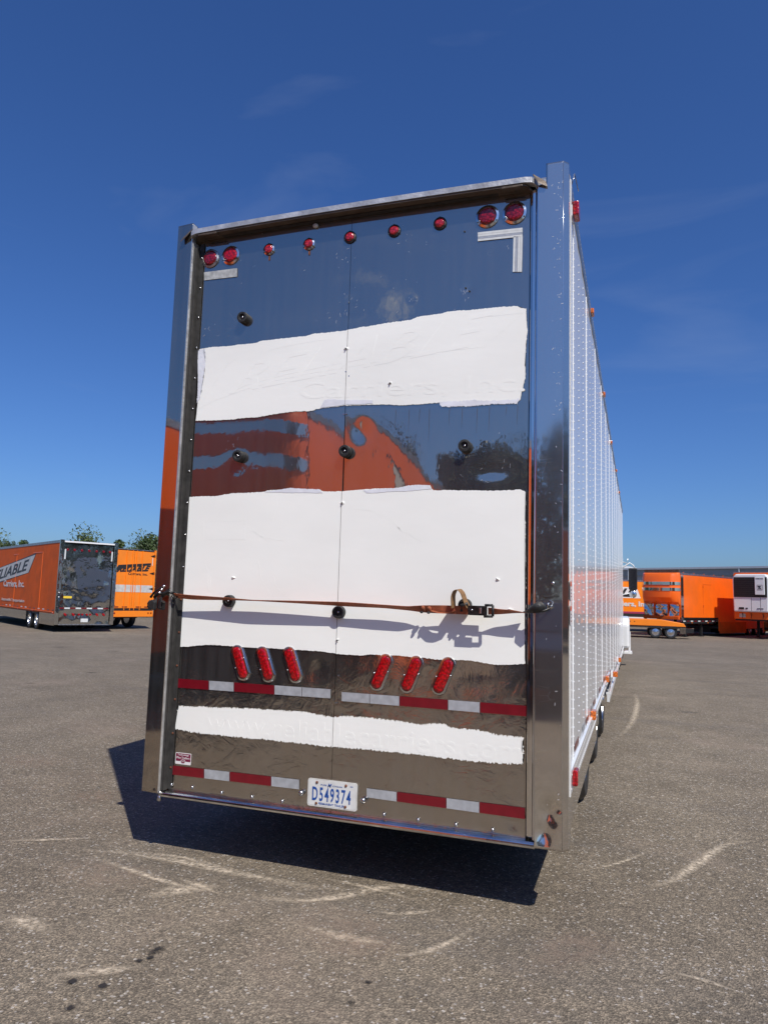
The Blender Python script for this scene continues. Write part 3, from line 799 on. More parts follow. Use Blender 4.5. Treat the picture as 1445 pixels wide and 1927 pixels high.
# rear sill
b = MB()
pf = [(0.012, 0.345), (-0.028, 0.345), (-0.042, 0.352), (-0.048, 0.362), (-0.046, 0.374), (-0.036, 0.382), (-0.02, 0.3845), (0.012, 0.3845)]
b.prism([(-1.112, y, z) for y, z in pf], (2.254, 0, 0)); b.build('rear_sill', MT['chrome'], T, bevel=0.002)
b = MB(); b.lathe((-1.108, -0.03, 0.372), (-0.3, -1, 0), [(0.016, -0.01), (0.014, 0.015), (0.006, 0.022)], 12); b.build('latch_knob', MT['alu'], T, smooth=True)
b = MB(); b.lathe((-1.115, -0.035, 0.345), (0, 0, -1), [(0.006, -0.02), (0.012, 0.0), (0.014, 0.018), (0.005, 0.024)], 12); b.build('hinge_pin', MT['screw'], T, smooth=True)
for px, py in ((363, 1481), (418, 1491), (475, 1499), (532, 1507), (723, 1532), (787, 1542), (858, 1551), (927, 1561), (324, 1476)):
    p = at(px, py); b = MB(); b.lathe((p.x, -0.003, p.z), (0, -1, 0), [(0.010, 0), (0.009, 0.006), (0.004, 0.010)], 10); b.build('bolt', MT['screw'], T, smooth=True)
for px, py in ((569, 1491), (685, 1505)):
    p = at(px, py); b = MB(); b.lathe((p.x, -0.002, p.z), (0, -1, 0), [(0.016, 0), (0.014, 0.012), (0.015, 0.02), (0.007, 0.026)], 14); b.build('plate_lamp', MT['screw'], T, smooth=True)
for px, py in ((631, 1323), (634, 1323), (643, 1345), (656, 569), (876, 542), (883, 548), (874, 436), (651, 700), (657, 708), (647, 780), (651, 779), (637, 1272), (628, 1317)):
    p = at(px, py); b = MB(); b.lathe((p.x, -0.002, p.z), (0, -1, 0), [(0.0055, 0), (0.004, 0.003)], 8); b.build('rivet', MT['dark'] if py < 560 else MT['screw'], T)

# painted-over bands: paint with ragged brushed edges, cut by the centre seam
def poly_clean(pix, jit, step, spike):
    pts = [at(px, py) for px, py in pix]
    P = [Vector((p.x, p.z)) for p in pts]; outp = []
    n = len(P)
    for i in range(n):
        a, c = P[i], P[(i + 1) % n]; d = c - a; L_ = d.length; k = max(1, int(L_ / step)); nrm = Vector((-d.y, d.x)).normalized()
        for s in range(k):
            p = a + d * (s / k)
            v = noise.noise(Vector((p.x * 9, p.y * 9, 1.5))) * jit + (random.random() - 0.5) * spike
            outp.append(p + nrm * v)
    return outp
def patch(name, pix, m, y=-0.0035, th=0.0012, jit=0.004, step=0.006, spike=0.004, label=None, parent=T):
    P = poly_clean(pix, jit, step, spike)
    res = []
    for side in (-1, 1):
        bm = bmesh.new()
        f = bm.faces.new([bm.verts.new((p.x, y, p.y)) for p in P])
        bmesh.ops.triangulate(bm, faces=[f])
        geom = bm.verts[:] + bm.edges[:] + bm.faces[:]
        bmesh.ops.bisect_plane(bm, geom=geom, plane_co=(0.0015 * side, 0, 0), plane_no=(-side, 0, 0), clear_outer=True)
        if not bm.faces: bm.free(); continue
        r = bmesh.ops.extrude_face_region(bm, geom=bm.faces[:])
        bmesh.ops.translate(bm, vec=(0, -th, 0), verts=[v for v in r['geom'] if isinstance(v, bmesh.types.BMVert)])
        bmesh.ops.recalc_face_normals(bm, faces=bm.faces)
        me = bpy.data.meshes.new(name); bm.to_mesh(me); bm.free(); me.materials.append(m)
        res.append(link(name, me, parent, label=label))
    return res
def zz(L_, ox, oy, k): return [(ox + x / k, oy + y / k) for x, y in L_]
P1 = zz([(35, 195), (75, 188), (180, 180), (190, 177), (270, 168), (300, 158), (380, 150), (480, 140), (510, 130), (640, 118), (700, 105), (920, 72), (945, 62), (1045, 45), (1070, 38), (1360, 14), (1372, 20), (1400, 25), (1405, 120), (1395, 260), (1400, 300), (1390, 345), (1375, 405), (1360, 416), (1240, 425), (1045, 433), (1040, 420), (900, 428), (780, 425), (640, 430), (530, 445), (505, 453), (430, 456), (350, 465), (270, 480), (150, 490), (20, 494), (28, 430), (35, 330)], 360, 570, 2.223)
P2 = [(349, 936), (408, 933), (436, 929), (497, 926), (505, 923), (547, 920), (602, 922), (610, 925), (646, 925), (678, 921), (751, 918), (782, 913), (809, 913), (815, 922), (855, 923), (922, 923), (980, 922), (988, 926), (989, 1052), (989, 1150), (988, 1249), (931, 1251), (883, 1243), (819, 1240), (755, 1234), (698, 1231), (680, 1234), (647, 1232), (609, 1226), (551, 1222), (463, 1218), (391, 1213), (336, 1218), (332, 1207), (335, 1163), (338, 1121), (343, 1077), (344, 1011)]
P3 = zz([(38, 60), (240, 68), (400, 75), (560, 88), (650, 105), (700, 100), (850, 112), (1000, 132), (1105, 133), (1110, 142), (1250, 160), (1300, 175), (1410, 186), (1413, 250), (1408, 295), (1340, 292), (1200, 280), (1060, 262), (900, 245), (700, 228), (640, 222), (500, 208), (380, 195), (250, 182), (130, 170), (80, 163), (18, 150), (22, 110)], 320, 1300, 2.125)
pa = patch('upper_paint_band', P1, MT['paint'], label='upper band of brushed white paint with ghost lettering')
pb = patch('middle_paint_band', P2, MT['paint'], label='large band of brushed white paint over the door middle')
pc = patch('lower_paint_band', P3, MT['paint'], jit=0.004, step=0.004, spike=0.011, label='narrow band of white paint over the web address')
# thin bluish first-coat strokes showing at edges
patch('thin_paint_edge', zz([(28, 200), (60, 194), (62, 260), (50, 330), (40, 400), (26, 420), (30, 330)], 360, 570, 2.223), MT['paint_bluish'], y=-0.0055, th=0.0006, spike=0.008)
patch('thin_paint_edge', zz([(1035, 414), (1360, 405), (1372, 400), (1362, 422), (1240, 428), (1044, 436)], 360, 570, 2.223), MT['paint_bluish'], y=-0.0055, th=0.0006, spike=0.008)
patch('thin_paint_edge', zz([(560, 405), (760, 408), (760, 421), (640, 427), (540, 442)], 360, 570, 2.223), MT['paint_bluish'], y=-0.0055, th=0.0006, spike=0.004)
patch('thin_paint_edge', [(500, 926), (547, 919), (602, 921), (608, 928), (560, 927)], MT['paint_bluish'], y=-0.0055, th=0.0006, spike=0.004)
patch('thin_paint_edge', [(684, 923), (751, 918), (782, 913), (809, 913), (813, 921), (760, 924), (690, 928)], MT['paint_bluish'], y=-0.0055, th=0.0006, spike=0.004)
# ghost lettering, raised under the paint
pl, prt = pa
YG = -0.0047
def ghost_line(pix, parent, wd=0.0020, name='ghost_outline', h=0.0004):
    P = [at(px, py) for px, py in pix]
    b = MB()
    for a, c in zip(P[:-1], P[1:]):
        d = (c - a); d.y = 0; n = Vector((-d.z, 0, d.x)).normalized() * wd / 2
        b.prism([(a.x + n.x, YG, a.z + n.z), (a.x - n.x, YG, a.z - n.z), (c.x - n.x, YG, c.z - n.z), (c.x + n.x, YG, c.z + n.z)], (0, -h, 0))
    return b.build(name, MT['paint'], parent)
def zl(pts): return zz(pts, 360, 570, 2.223)
ghost_line(zl([(30, 444), (110, 405), (230, 362), (360, 325), (520, 292), (646, 272)]), pl)
ghost_line(zl([(656, 270), (900, 226), (1060, 203), (1228, 184), (1310, 110), (1388, 42), (1270, 55), (1160, 64)]), prt)
ghost_line(zl([(330, 198), (420, 178), (520, 160), (590, 152)]), pl)
ghost_line(zl([(30, 440), (90, 350), (150, 262), (200, 225)]), pl)
ghost_line(zl([(160, 380), (230, 345), (400, 300), (640, 250)]), pl)
def slope_text(txt, cpx, cpy, wpx, hm, parent, m, slope=0.0, name='ghost_letters', shear=0.0, bold=0.0, ex=0.0006, y=YG, part=None):
    c = at(cpx, cpy); a = at(cpx - wpx / 2, cpy); e = at(cpx + wpx / 2, cpy)
    me = text_mesh(txt, 0.2, extr=ex, shear=shear, bold=bold, width=abs(e.x - a.x), height=hm)
    for v in me.vertices: v.co = Vector((c.x + v.co.x, y - ex + 0.0002 - v.co.z, c.z + v.co.y + slope * v.co.x))
    if part:
        bm = bmesh.new(); bm.from_mesh(me)
        bmesh.ops.bisect_plane(bm, geom=bm.verts[:] + bm.edges[:] + bm.faces[:], plane_co=(0.0015 * part, 0, 0), plane_no=(-part, 0, 0), clear_outer=True)
        bm.to_mesh(me); bm.free()
        if not len(me.vertices): return
        # a clipped comma or sliver left alone on the other half is dropped
    me.materials.clear(); me.materials.append(m)
    return link(name, me, parent)
for s, o in ((-1, pl), (1, prt)):
    slope_text('RELIABLE', 668, 668, 490, 0.185, o, MT['paint'], slope=0.115, shear=0.6, bold=0.0, part=s, ex=0.00035)
    slope_text('Carriers, Inc.', 765, 731, 420, 0.12, o, MT['paint'], slope=-0.028, bold=0.0, part=s, ex=0.00035)
for s, o in ((-1, pc[0]), (1, pc[1])):
    slope_text('www.reliablecarriers.com', 663, 1384, 590, 0.115, o, MT['paint'], slope=0.0, bold=0.002, part=s, ex=0.00035)
ghost_line([(384, 982), (462, 980), (462, 1015), (384, 1015), (384, 982)], pb[0], 0.002)
for k in range(16):   # dried drips and brush ridges on the big band
    x0 = random.uniform(370, 970); y0 = random.uniform(935, 1100); pts = [(x0, y0)]
    ang = random.uniform(-1.2, 1.2) + (math.pi / 2 if random.random() < .5 else 0)
    for s in range(5):
        ang += random.uniform(-0.5, 0.5); x0 += 14 * math.cos(ang); y0 += 14 * abs(math.sin(ang)); pts.append((x0, y0))
    xw = [at(*p).x for p in pts]
    if min(xw) < 0.01 < max(xw) or min(xw) < 0 < max(xw) or max(p[0] for p in pts) > 980 or min(p[0] for p in pts) < 350: continue
    ghost_line(pts, pb[0] if xw[0] < 0 else pb[1], random.uniform(0.0015, 0.004), 'paint_ridge', 0.0004)
for px, py in ((936, 1091), (735, 722), (960, 1148), (652, 657), (645, 947), (636, 1205), (440, 1088)):
    p = at(px, py); b = MB(); pts = []
    for k in range(9):
        r = random.uniform(0.006, 0.020); t = 2 * math.pi * k / 9; pts.append((p.x + r * math.cos(t), -0.0046, p.z + r * 0.7 * math.sin(t)))
    b.add(pts + [(p.x, -0.016, p.z + 0.006)], [(k, (k + 1) % 9, 9) for k in range(9)]); b.build('paint_blister', MT['paint'], T)
    if px in (735, 652, 645, 636):
        b = MB(); b.lathe((p.x, -0.006, p.z), (0, -1, 0), [(0.004, 0), (0.0035, 0.011)], 8); b.build('rivet', MT['dark'], T)

# lamps
def round_lamp(px, py, r, m, bez=None, label=None, rust=False, depth=0.014, br=None, half=False):
    p = at(px, py)
    e = bpy.data.objects.new('marker_lamp' if r < 0.045 else 'tail_lamp', None)
    b = MB(); R2 = br or r * 1.3
    b.lathe((p.x, -0.0015, p.z), (0, -1, 0), [(R2, 0), (R2 * 0.99, 0.005), (r * 1.05, 0.010), (r * 1.0, 0.004)], 32)
    f = b.build('marker_lamp' if r < 0.045 else 'tail_lamp', bez or MT['chrome'], T, smooth='auto', label=label)
    b = MB(); b.lathe((p.x, -0.004, p.z), (0, -1, 0), [(r, 0), (r * 0.98, depth * 0.6), (r * 0.8, depth * 0.9), (r * 0.4, depth)], 28)
    b.build('lens', m, f, smooth=True)
    for t in (90, 210, 330):
        b = MB(); rr = (R2 + r) / 2 + 0.002
        b.lathe((p.x + rr * math.cos(R(t)), -0.009, p.z + rr * math.sin(R(t))), (0, -1, 0), [(0.005, 0), (0.0035, 0.004)], 8); b.build('screw', MT['dark'], f)
    return f
round_lamp(397, 487, 0.050, MT['redlens_dark'], MT['alu'], 'darkened round tail lamp at the far left')
round_lamp(435, 481, 0.050, MT['redlens'], MT['chrome'])
round_lamp(917, 408, 0.053, MT['redlens_dark'], MT['chrome'])
round_lamp(968, 401, 0.053, MT['redlens_dark'], MT['chrome'])
for px, py, bz in ((507, 470, MT['chrome']), (582, 460, MT['chrome']), (659, 447, MT['black']), (742, 435, MT['black']), (828, 421, MT['black'])):
    p = at(px, py)
    f = round_lamp(p and px, py, 0.029, MT['pinklens'], bz, br=0.040)
for px, py in ((507, 487), (582, 477)):
    p = at(px, py); b = MB(); b.box(p.x - 0.004, p.x + 0.006, -0.0028, -0.002, p.z - 0.012, p.z + 0.018); b.build('rust_run', MT['rust'], T)
b = MB(); p = at(595, 426); b.lathe((p.x, -0.004, p.z), (0, -1, 0), [(0.016, 0), (0.013, 0.012), (0.006, 0.016)], 14, sx=1.2); b.build('button_plug', MT['plateframe'], T, smooth=True)
for px, py in ((453, 1247), (500, 1250), (551, 1251), (718, 1265), (775, 1269), (835, 1272)):
    p = at(px, py); rot = R(-21) if px < 650 else R(22)
    q = Matrix.Rotation(rot, 3, 'Y')
    b = MB(); st = 0.068
    def ov(r0, prof, y0):
        vs = []; n = 32
        for rr, a in prof:
            for i in range(n):
                t = 2 * math.pi * (i + .5) / n
                v = Vector((rr * math.cos(t), 0, rr * math.sin(t) + (st if math.sin(t) > 0 else -st))); v = q @ v
                vs.append((p.x + v.x, y0 - a, p.z + v.z))
        fs = [(k * n + i, k * n + (i + 1) % n, (k + 1) * n + (i + 1) % n, (k + 1) * n + i) for k in range(len(prof) - 1) for i in range(n)]
        fs.append(tuple(range((len(prof) - 1) * n, len(prof) * n)))
        return vs, fs
    b = MB(); b.add(*ov(0, [(0.043, 0), (0.043, 0.006), (0.040, 0.010), (0.031, 0.011), (0.030, 0.004)], -0.0015))
    f = b.build('oval_tail_lamp', MT['chrome'], T, smooth='auto')
    b = MB(); b.add(*ov(0, [(0.0295, 0), (0.029, 0.009), (0.024, 0.014), (0.012, 0.016)], -0.003)); b.build('lens', MT['redlens'], f, smooth=True)
    for s in (-1, 1):
        v = q @ Vector((0.036 * s, 0, 0.02 * s)); b = MB(); b.lathe((p.x + v.x, -0.011, p.z + v.z), (0, -1, 0), [(0.006, 0), (0.004, 0.006)], 8); b.build('screw', MT['screw'], f, smooth=True)

# tapes on the rear
def tape(pix, m, y=-0.004, name='reflective_tape', th=0.0005, label=None, parent=T):
    P = [at(px, py) for px, py in pix]; b = MB(); b.prism([(p.x, y, p.z) for p in P], (0, -th, 0)); return b.build(name, m, parent, label=label)
def row(x0, y0, x1, y1, h0, h1, cuts, cols):
    for k, cl in enumerate(cols):
        a, c = cuts[k], cuts[k + 1]
        f = lambda x: y0 + (y1 - y0) * (x - x0) / (x1 - x0)
        hh = lambda x: h0 + (h1 - h0) * (x - x0) / (x1 - x0)
        g_ = 0.5
        tape([(a + g_, f(a)), (c - g_, f(c)), (c - g_, f(c) + hh(c)), (a + g_, f(a) + hh(a))], MT[cl])
row(325, 1276, 623, 1297, 17, 17, (325, 394, 441, 517, 569, 623), ('red_tape', 'silver_tape', 'red_tape', 'silver_tape', 'silver_tape'))
row(643, 1302, 991, 1328, 17, 20, (643, 696, 752, 843, 903, 991), ('silver_tape', 'silver_tape', 'red_tape', 'silver_tape', 'red_tape'))
row(314, 1439, 564, 1467, 17, 18, (314, 385, 433, 511, 564), ('red_tape', 'silver_tape', 'red_tape', 'silver_tape'))
row(690, 1483, 988, 1520, 17, 21, (690, 747, 840, 902, 988), ('silver_tape', 'red_tape', 'silver_tape', 'red_tape'))
tape([(385, 513), (447, 505), (447, 521), (385, 528)], MT['silver_old'], label='worn grey tape strip below the left tail lamps')
for (a, c) in (((899, 438, 983, 429), 16),):
    x0, y0, x1, y1 = a
    for k in range(4):
        tape([(x0, y0 + k * 4.2), (x1, y1 + k * 4.2), (x1, y1 + k * 4.2 + 3.9), (x0, y0 + k * 4.2 + 3.9)], MT['white_tape'] if k != 2 else MT['silver_tape'], name='ribbed_tape')
for k in range(4):
    tape([(966 + k * 4.4, 446), (970.1 + k * 4.4, 445.6), (968.5 + k * 4.4, 512), (964.4 + k * 4.4, 512.3)], MT['white_tape'] if k != 1 else MT['silver_tape'], name='ribbed_tape')

# licence plate
c0 = at(626, 1494.5)
pcx, pcz = c0.x, c0.z
b = MB()
def rrect(x0, x1, z0, z1, r, y, n=5):
    P = []
    for cx, cz, a0 in ((x1 - r, z1 - r, 0), (x0 + r, z1 - r, 90), (x0 + r, z0 + r, 180), (x1 - r, z0 + r, 270)):
        for i in range(n + 1):
            t = R(a0 + 90 * i / n); P.append((cx + r * math.cos(t), y, cz + r * math.sin(t)))
    return P
b.prism(rrect(pcx - .152, pcx + .152, pcz - .076, pcz + .076, .014, -0.004), (0, -0.004, 0)); lp = b.build('licence_plate', MT['plateframe'], T, bevel=0.001)
b = MB(); b.prism(rrect(pcx - .144, pcx + .144, pcz - .069, pcz + .069, .012, -0.0082), (0, -0.0008, 0)); b.build('plate_face', MT['plate'], lp)
YP = -0.0096
def ptxt(txt, cx, cz, wd, h, m, ex=0.0004, bold=0.0, space=1.0, shear=0.0, parent=lp, name='plate_lettering', y=YP):
    me = text_mesh(txt, 0.1, extr=ex, bold=bold, shear=shear, width=wd, height=h, space=space)
    for v in me.vertices: v.co = Vector((cx + v.co.x, y - v.co.z, cz + v.co.y))
    me.materials.clear(); me.materials.append(m); return link(name, me, parent)
ptxt('D549374', pcx - 0.004, pcz - 0.006, 0.236, 0.078, MT['letter_blue'], bold=0.002, space=1.3)
ptxt('PURE', pcx - 0.052, pcz + 0.046, 0.036, 0.008, MT['letter_blue'])
ptxt('M', pcx - 0.016, pcz + 0.047, 0.026, 0.022, MT['letter_blue'], bold=0.002, shear=0.4)
ptxt('ICHIGAN', pcx + 0.031, pcz + 0.046, 0.060, 0.008, MT['letter_blue'])
ptxt('PERMANENT TRAILER', pcx - 0.002, pcz - 0.057, 0.158, 0.012, MT['letter_blue'], bold=0.001)
for dx, dz in ((-0.095, 0.057), (0.083, 0.057), (-0.095, -0.058), (0.083, -0.058)):
    b = MB(); b.lathe((pcx + dx, -0.009, pcz + dz), (0, -1, 0), [(0.008, 0), (0.007, 0.004), (0.003, 0.006)], 10); b.build('plate_screw', MT['rust'], lp, smooth=True)
b = MB(); b.box(pcx + 0.108, pcx + 0.125, -0.0096, -0.0091, pcz + 0.052, pcz + 0.056); b.build('plate_dash', MT['letter_blue'], lp)
# maker's sticker
c0 = at(346, 1427.5); b = MB(); b.prism(rrect(c0.x - .056, c0.x + .056, c0.z - .034, c0.z + .034, .006, -0.004), (0, -0.0006, 0)); sk = b.build('maker_sticker', MT['stickerw'], T)
b = MB(); b.prism(rrect(c0.x - .052, c0.x + .052, c0.z - .016, c0.z + .030, .003, -0.0047), (0, -0.0004, 0)); b.build('sticker_panel', MT['sticker'], sk)
b = MB(); b.lathe((c0.x, -0.0052, c0.z - 0.017), (0, -1, 0), [(0.0125, 0), (0.0125, 0.0003)], 20, sx=1.35); b.build('sticker_ring', MT['stickerw'], sk)
b = MB(); b.lathe((c0.x, -0.0056, c0.z - 0.017), (0, -1, 0), [(0.0100, 0), (0.0100, 0.0003)], 20, sx=1.4); b.build('sticker_oval', MT['sticker'], sk)
ptxt('TPT', c0.x, c0.z - 0.017, 0.020, 0.008, MT['stickerw'], ex=0.0002, parent=sk, name='sticker_lettering', y=-0.0062)
ptxt('Technology', c0.x, c0.z + 0.021, 0.080, 0.012, MT['stickerw'], ex=0.0002, parent=sk, name='sticker_lettering', y=-0.0054, bold=0.001)
ptxt('Plus Trailers', c0.x, c0.z + 0.005, 0.092, 0.013, MT['stickerw'], ex=0.0002, parent=sk, name='sticker_lettering', y=-0.0054, bold=0.001)
# warning labels on the trim beside the right post
for zt in (1.715, 1.585):
    b = MB(); b.box(1.3148, 1.3153, 0.020, 0.098, zt - 0.10, zt); s_ = b.build('warning_label', MT['stickerw'], T)
    b = MB(); b.box(1.3155, 1.3158, 0.020, 0.098, zt - 0.028, zt - 0.002); b.build('label_header', MT['stickero'], s_)
    for k in range(3):
        b = MB(); b.box(1.3155, 1.3158, 0.055, 0.092, zt - 0.05 - k * 0.018, zt - 0.043 - k * 0.018); b.build('label_line', MT['letter_black'], s_)
# small hardware on right post
p = at(1040, 1098, 1, -0.062); b = MB(); b.lathe((p.x, -0.0615, p.z), (0, -1, 0), [(0.009, 0), (0.008, 0.003), (0.003, 0.004)], 12); b.build('bolt', MT['screw'], T, smooth=True)
p = at(1036, 1122, 1, -0.062); b = MB(); b.box(p.x - 0.042, p.x + 0.042, -0.063, -0.0612, p.z - 0.003, p.z + 0.003); b.build('weld_seam', MT['dark'], T)

# rubber door bumpers
def bumper(px, py, L_=0.042):
    p = at(px, py, 1, -L_)
    b = MB(); b.lathe((p.x, 0.0, p.z), (0, -1, 0), [(0.037, 0), (0.037, L_ * 0.75), (0.034, L_), (0.022, L_ + 0.001), (0.016, L_ - 0.012)], 28, )
    o = b.build('rubber_bumper', MT['black'], T, smooth='auto')
    b = MB(); b.lathe((p.x, -L_ + 0.012, p.z), (0, -1, 0), [(0.008, 0), (0.007, 0.004), (0.003, 0.006)], 10); b.build('bumper_bolt', MT['screw'], o, smooth=True)
for px, py in ((455, 596), (446, 857), (647, 848), (873, 838), (428, 1131), (635, 1152), (873, 1139)): bumper(px, py)

# marker lamps on the side
def side_lamp(px, py, x, m, h=0.05, wd=0.07, d=0.03, label=None, name='side_marker_lamp'):
    p = at(px, py, 0, x)
    b = MB(); b.box(x - d * 0.9, x - d * 0.55, p.y - wd * 0.6, p.y + wd * 0.6, p.z - h * 0.6, p.z + h * 0.6); f = b.build(name, MT['whitecab'], T, bevel=0.004, label=label)
    b = MB(); b.box(x - d * 0.5, x + d * 0.4, p.y - wd * 0.5, p.y + wd * 0.5, p.z - h * 0.5, p.z + h * 0.5); b.build('lens', m, f, bevel=0.008)
side_lamp(1083, 1462, 1.315, MT['redlens'], 0.085, 0.10, 0.035, label='red side lamp at the rear corner')
side_lamp(1117, 1345, 1.32, MT['amber'], 0.07, 0.12, 0.045)
side_lamp(1143, 1277, 1.32, MT['amber'], 0.07, 0.2, 0.045)
side_lamp(1158, 1268, 1.35, MT['amber'], 0.075, 0.2, 0.07)
side_lamp(1166, 1241, 1.34, MT['amber'], 0.08, 0.3, 0.05)
side_lamp(1085, 398, 1.325, MT['redlens'], 0.09, 0.10, 0.04, label='red lamp at the top rear corner')
for px, py in ((1114.8, 588), (1137, 742.6), (1150.3, 833), (1159.6, 886), (1165, 927)): side_lamp(px, py, 1.318, MT['amber'], 0.045, 0.10, 0.03)
b = MB(); b.tube([(1.31, 0.15, 4.02), (1.325, 0.16, 4.09), (1.34, 0.19, 4.02), (1.345, 0.20, 4.0)], 0.003, 6); b.build('loose_wire', MT['screw'], T, smooth=True)
# reflective tape along the side
y = 0.52; k = 0
while y < 15.5:
    ln = 0.30 if k % 2 == 0 else 0.2
    zc = 0.76 if y < 5.7 else 0.52
    b = MB(); b.box(1.2995, 1.3002, y, y + ln, zc - 0.022, zc + 0.022); b.build('side_tape', MT['red_tape'] if k % 2 == 0 else MT['silver_tape'], T)
    y += ln + (0.12 if k % 2 else 0.35); k += 1

def wheel(parent, x, y, z, r, wd, sgn=1, axis='x', name='wheel', rim=True):
    """tyre with rim; face looks along sgn*axis"""
    ax = Vector((sgn, 0, 0)) if axis == 'x' else Vector((0, sgn, 0))
    b = MB()
    b.lathe((x, y, z), ax, [(r * 0.60, -wd), (r * 0.95, -wd), (r, -wd * 0.85), (r, -wd * 0.15), (r * 0.96, -0.02), (r * 0.90, 0), (r * 0.66, -0.005), (r * 0.60, -0.03)], 36, cap=False)
    wl = b.build(name, MT['black'], parent, smooth='auto')
    b = MB()
    b.lathe((x, y, z), ax, [(r * 0.62, -wd * 0.9), (r * 0.62, -0.015), (r * 0.585, -0.008), (r * 0.55, -0.06), (r * 0.35, -0.05), (r * 0.22, -0.04), (r * 0.2, 0.01), (r * 0.12, 0.02)], 28)
    b.build('rim', MT['rim'], wl, smooth='auto')
    for i in range(8):
        t = 2 * math.pi * i / 8; u = Vector((0, math.cos(t), math.sin(t))) if axis == 'x' else Vector((math.cos(t), 0, math.sin(t)))
        c_ = Vector((x, y, z)) + u * r * 0.29
        b = MB(); b.lathe(c_ - ax * 0.05, ax, [(r * 0.035, 0), (r * 0.03, 0.03)], 6); b.build('wheel_nut', MT['screw'], wl)
    return wl
for y in (2.45, 3.98, 5.5):
    wheel(T, 1.245, y, 0.43, 0.43, 0.27); wheel(T, -1.2, y, 0.43, 0.43, 0.27, -1)
    b = MB(); b.lathe((-1.0, y, 0.43), (1, 0, 0), [(0.06, 0), (0.06, 2.0)], 12); b.build('axle', MT['blackmetal'], T)
for y in (3.2, 4.72):
    box('mud_flap', MT['black'], T, 0.98, 1.26, y, y + 0.012, 0.22, 0.66)

# ------------------------------------------------------------------ the tie-down strap
St = thing('tie_down_strap', 'rust orange ratchet strap stretched across the white trailer rear with a black buckle', 'strap', (0, 0, 0))
def ribbon(pts, wd, name, m, parent, th=0.002):
    """pts: (x,y,z,twist deg from vertical)"""
    b = MB(); P = []
    for i in range(len(pts) - 1):
        n = 10
        for s in range(n): P.append([pts[i][k] + (pts[i + 1][k] - pts[i][k]) * s / n for k in range(4)])
    P.append(list(pts[-1]))
    for _ in range(3): P = [P[0]] + [[(P[i - 1][k] + 2 * P[i][k] + P[i + 1][k]) / 4 for k in range(4)] for i in range(1, len(P) - 1)] + [P[-1]]
    vs = []; n = len(P)
    for i, q in enumerate(P):
        a = Vector(P[max(0, i - 1)][:3]); c = Vector(P[min(n - 1, i + 1)][:3]); d = (c - a).normalized()
        u = Matrix.Rotation(R(q[3]), 3, d) @ (Vector((0, 0, 1)) - d * d.z if abs(d.z) < 0.9 else Vector((0, 1, 0)))
        u.normalize(); nn = d.cross(u) * th / 2; p = Vector(q[:3])
        vs += [p + u * wd / 2 + nn, p - u * wd / 2 + nn, p - u * wd / 2 - nn, p + u * wd / 2 - nn]
    fs = [(4 * i + k, 4 * i + (k + 1) % 4, 4 * i + 4 + (k + 1) % 4, 4 * i + 4 + k) for i in range(n - 1) for k in range(4)] + [(0, 1, 2, 3), tuple(4 * (n - 1) + k for k in range(4))]
    b.add(vs, fs); return b.build(name, m, parent)
def sp(px, py, tw, y=-0.066): p = at(px, py, 1, y); return (p.x, p.y, p.z, tw)
ribbon([sp(330, 1121, 55, -0.075), sp(360, 1124, 52), sp(430, 1127, 72, -0.066), sp(480, 1130, 84), sp(560, 1133, 72), sp(650, 1137, 58), sp(720, 1141, 66), sp(770, 1145, 60), sp(800, 1146, 30), sp(840, 1147, 12), sp(890, 1149, 12, -0.075)], 0.046, 'webbing', MT['strap'], St)
ribbon([sp(918, 1150, 35, -0.075), sp(940, 1151, 55), sp(965, 1151, 70), sp(988, 1153, 88, -0.06)], 0.046, 'webbing', MT['strap'], St)
# free tail looped above and below the buckle
def lp3(px, py, y): p = at(px, py, 1, y); return Vector((p.x, y, p.z))
def vrib(pp, wd, name, m):
    b = MB(); P = [lp3(*q) for q in pp]; C2 = []
    for i in range(len(P) - 1):
        for s in range(8): C2.append(P[i].lerp(P[i + 1], s / 8))
    C2.append(P[-1])
    for _ in range(6): C2 = [C2[0]] + [(C2[i - 1] + C2[i] * 2 + C2[i + 1]) / 4 for i in range(1, len(C2) - 1)] + [C2[-1]]
    vs = []; wv = Vector((0.25, 0.85, 0.1)).normalized() * wd / 2; tv = Vector((0.0012, -0.0004, 0))
    for p in C2: vs += [p - wv + tv, p + wv + tv, p + wv - tv, p - wv - tv]
    n = len(C2); b.add(vs, [(4 * i + k, 4 * i + (k + 1) % 4, 4 * i + 4 + (k + 1) % 4, 4 * i + 4 + k) for i in range(n - 1) for k in range(4)] + [(0, 1, 2, 3), tuple(4 * (n - 1) + k for k in range(4))])
    return b.build(name, m, St, smooth='auto')
vrib([(853, 1144, -0.08), (852, 1122, -0.085), (856, 1111, -0.09), (863, 1108, -0.095), (870, 1115, -0.095), (875, 1130, -0.09), (882, 1144, -0.085)], 0.046, 'webbing_loop', MT['strapend'])
vrib([(812, 1149, -0.075), (825, 1153, -0.085), (840, 1154, -0.085), (855, 1150, -0.08)], 0.03, 'webbing_tail', MT['strap'])
b = MB()
for px, py in ((796, 1146), (808, 1147)):
    p = lp3(px, py, -0.072); b.lathe(p - Vector((0.008, 0, 0)), (1, 0, 0), [(0.018, 0), (0.022, 0.004), (0.022, 0.013), (0.017, 0.018)], 12, sx=0.5)
b.build('keeper_loop', MT['strap'], St, smooth=True)
for px, py in ((793, 1152), (806, 1153)):
    p = lp3(px, py, -0.08); b = MB(); b.lathe(p, (0, 0, -1), [(0.008, -0.006), (0.010, 0.0), (0.006, 0.006)], 8); b.build('rivet', MT['ironblack'], St)
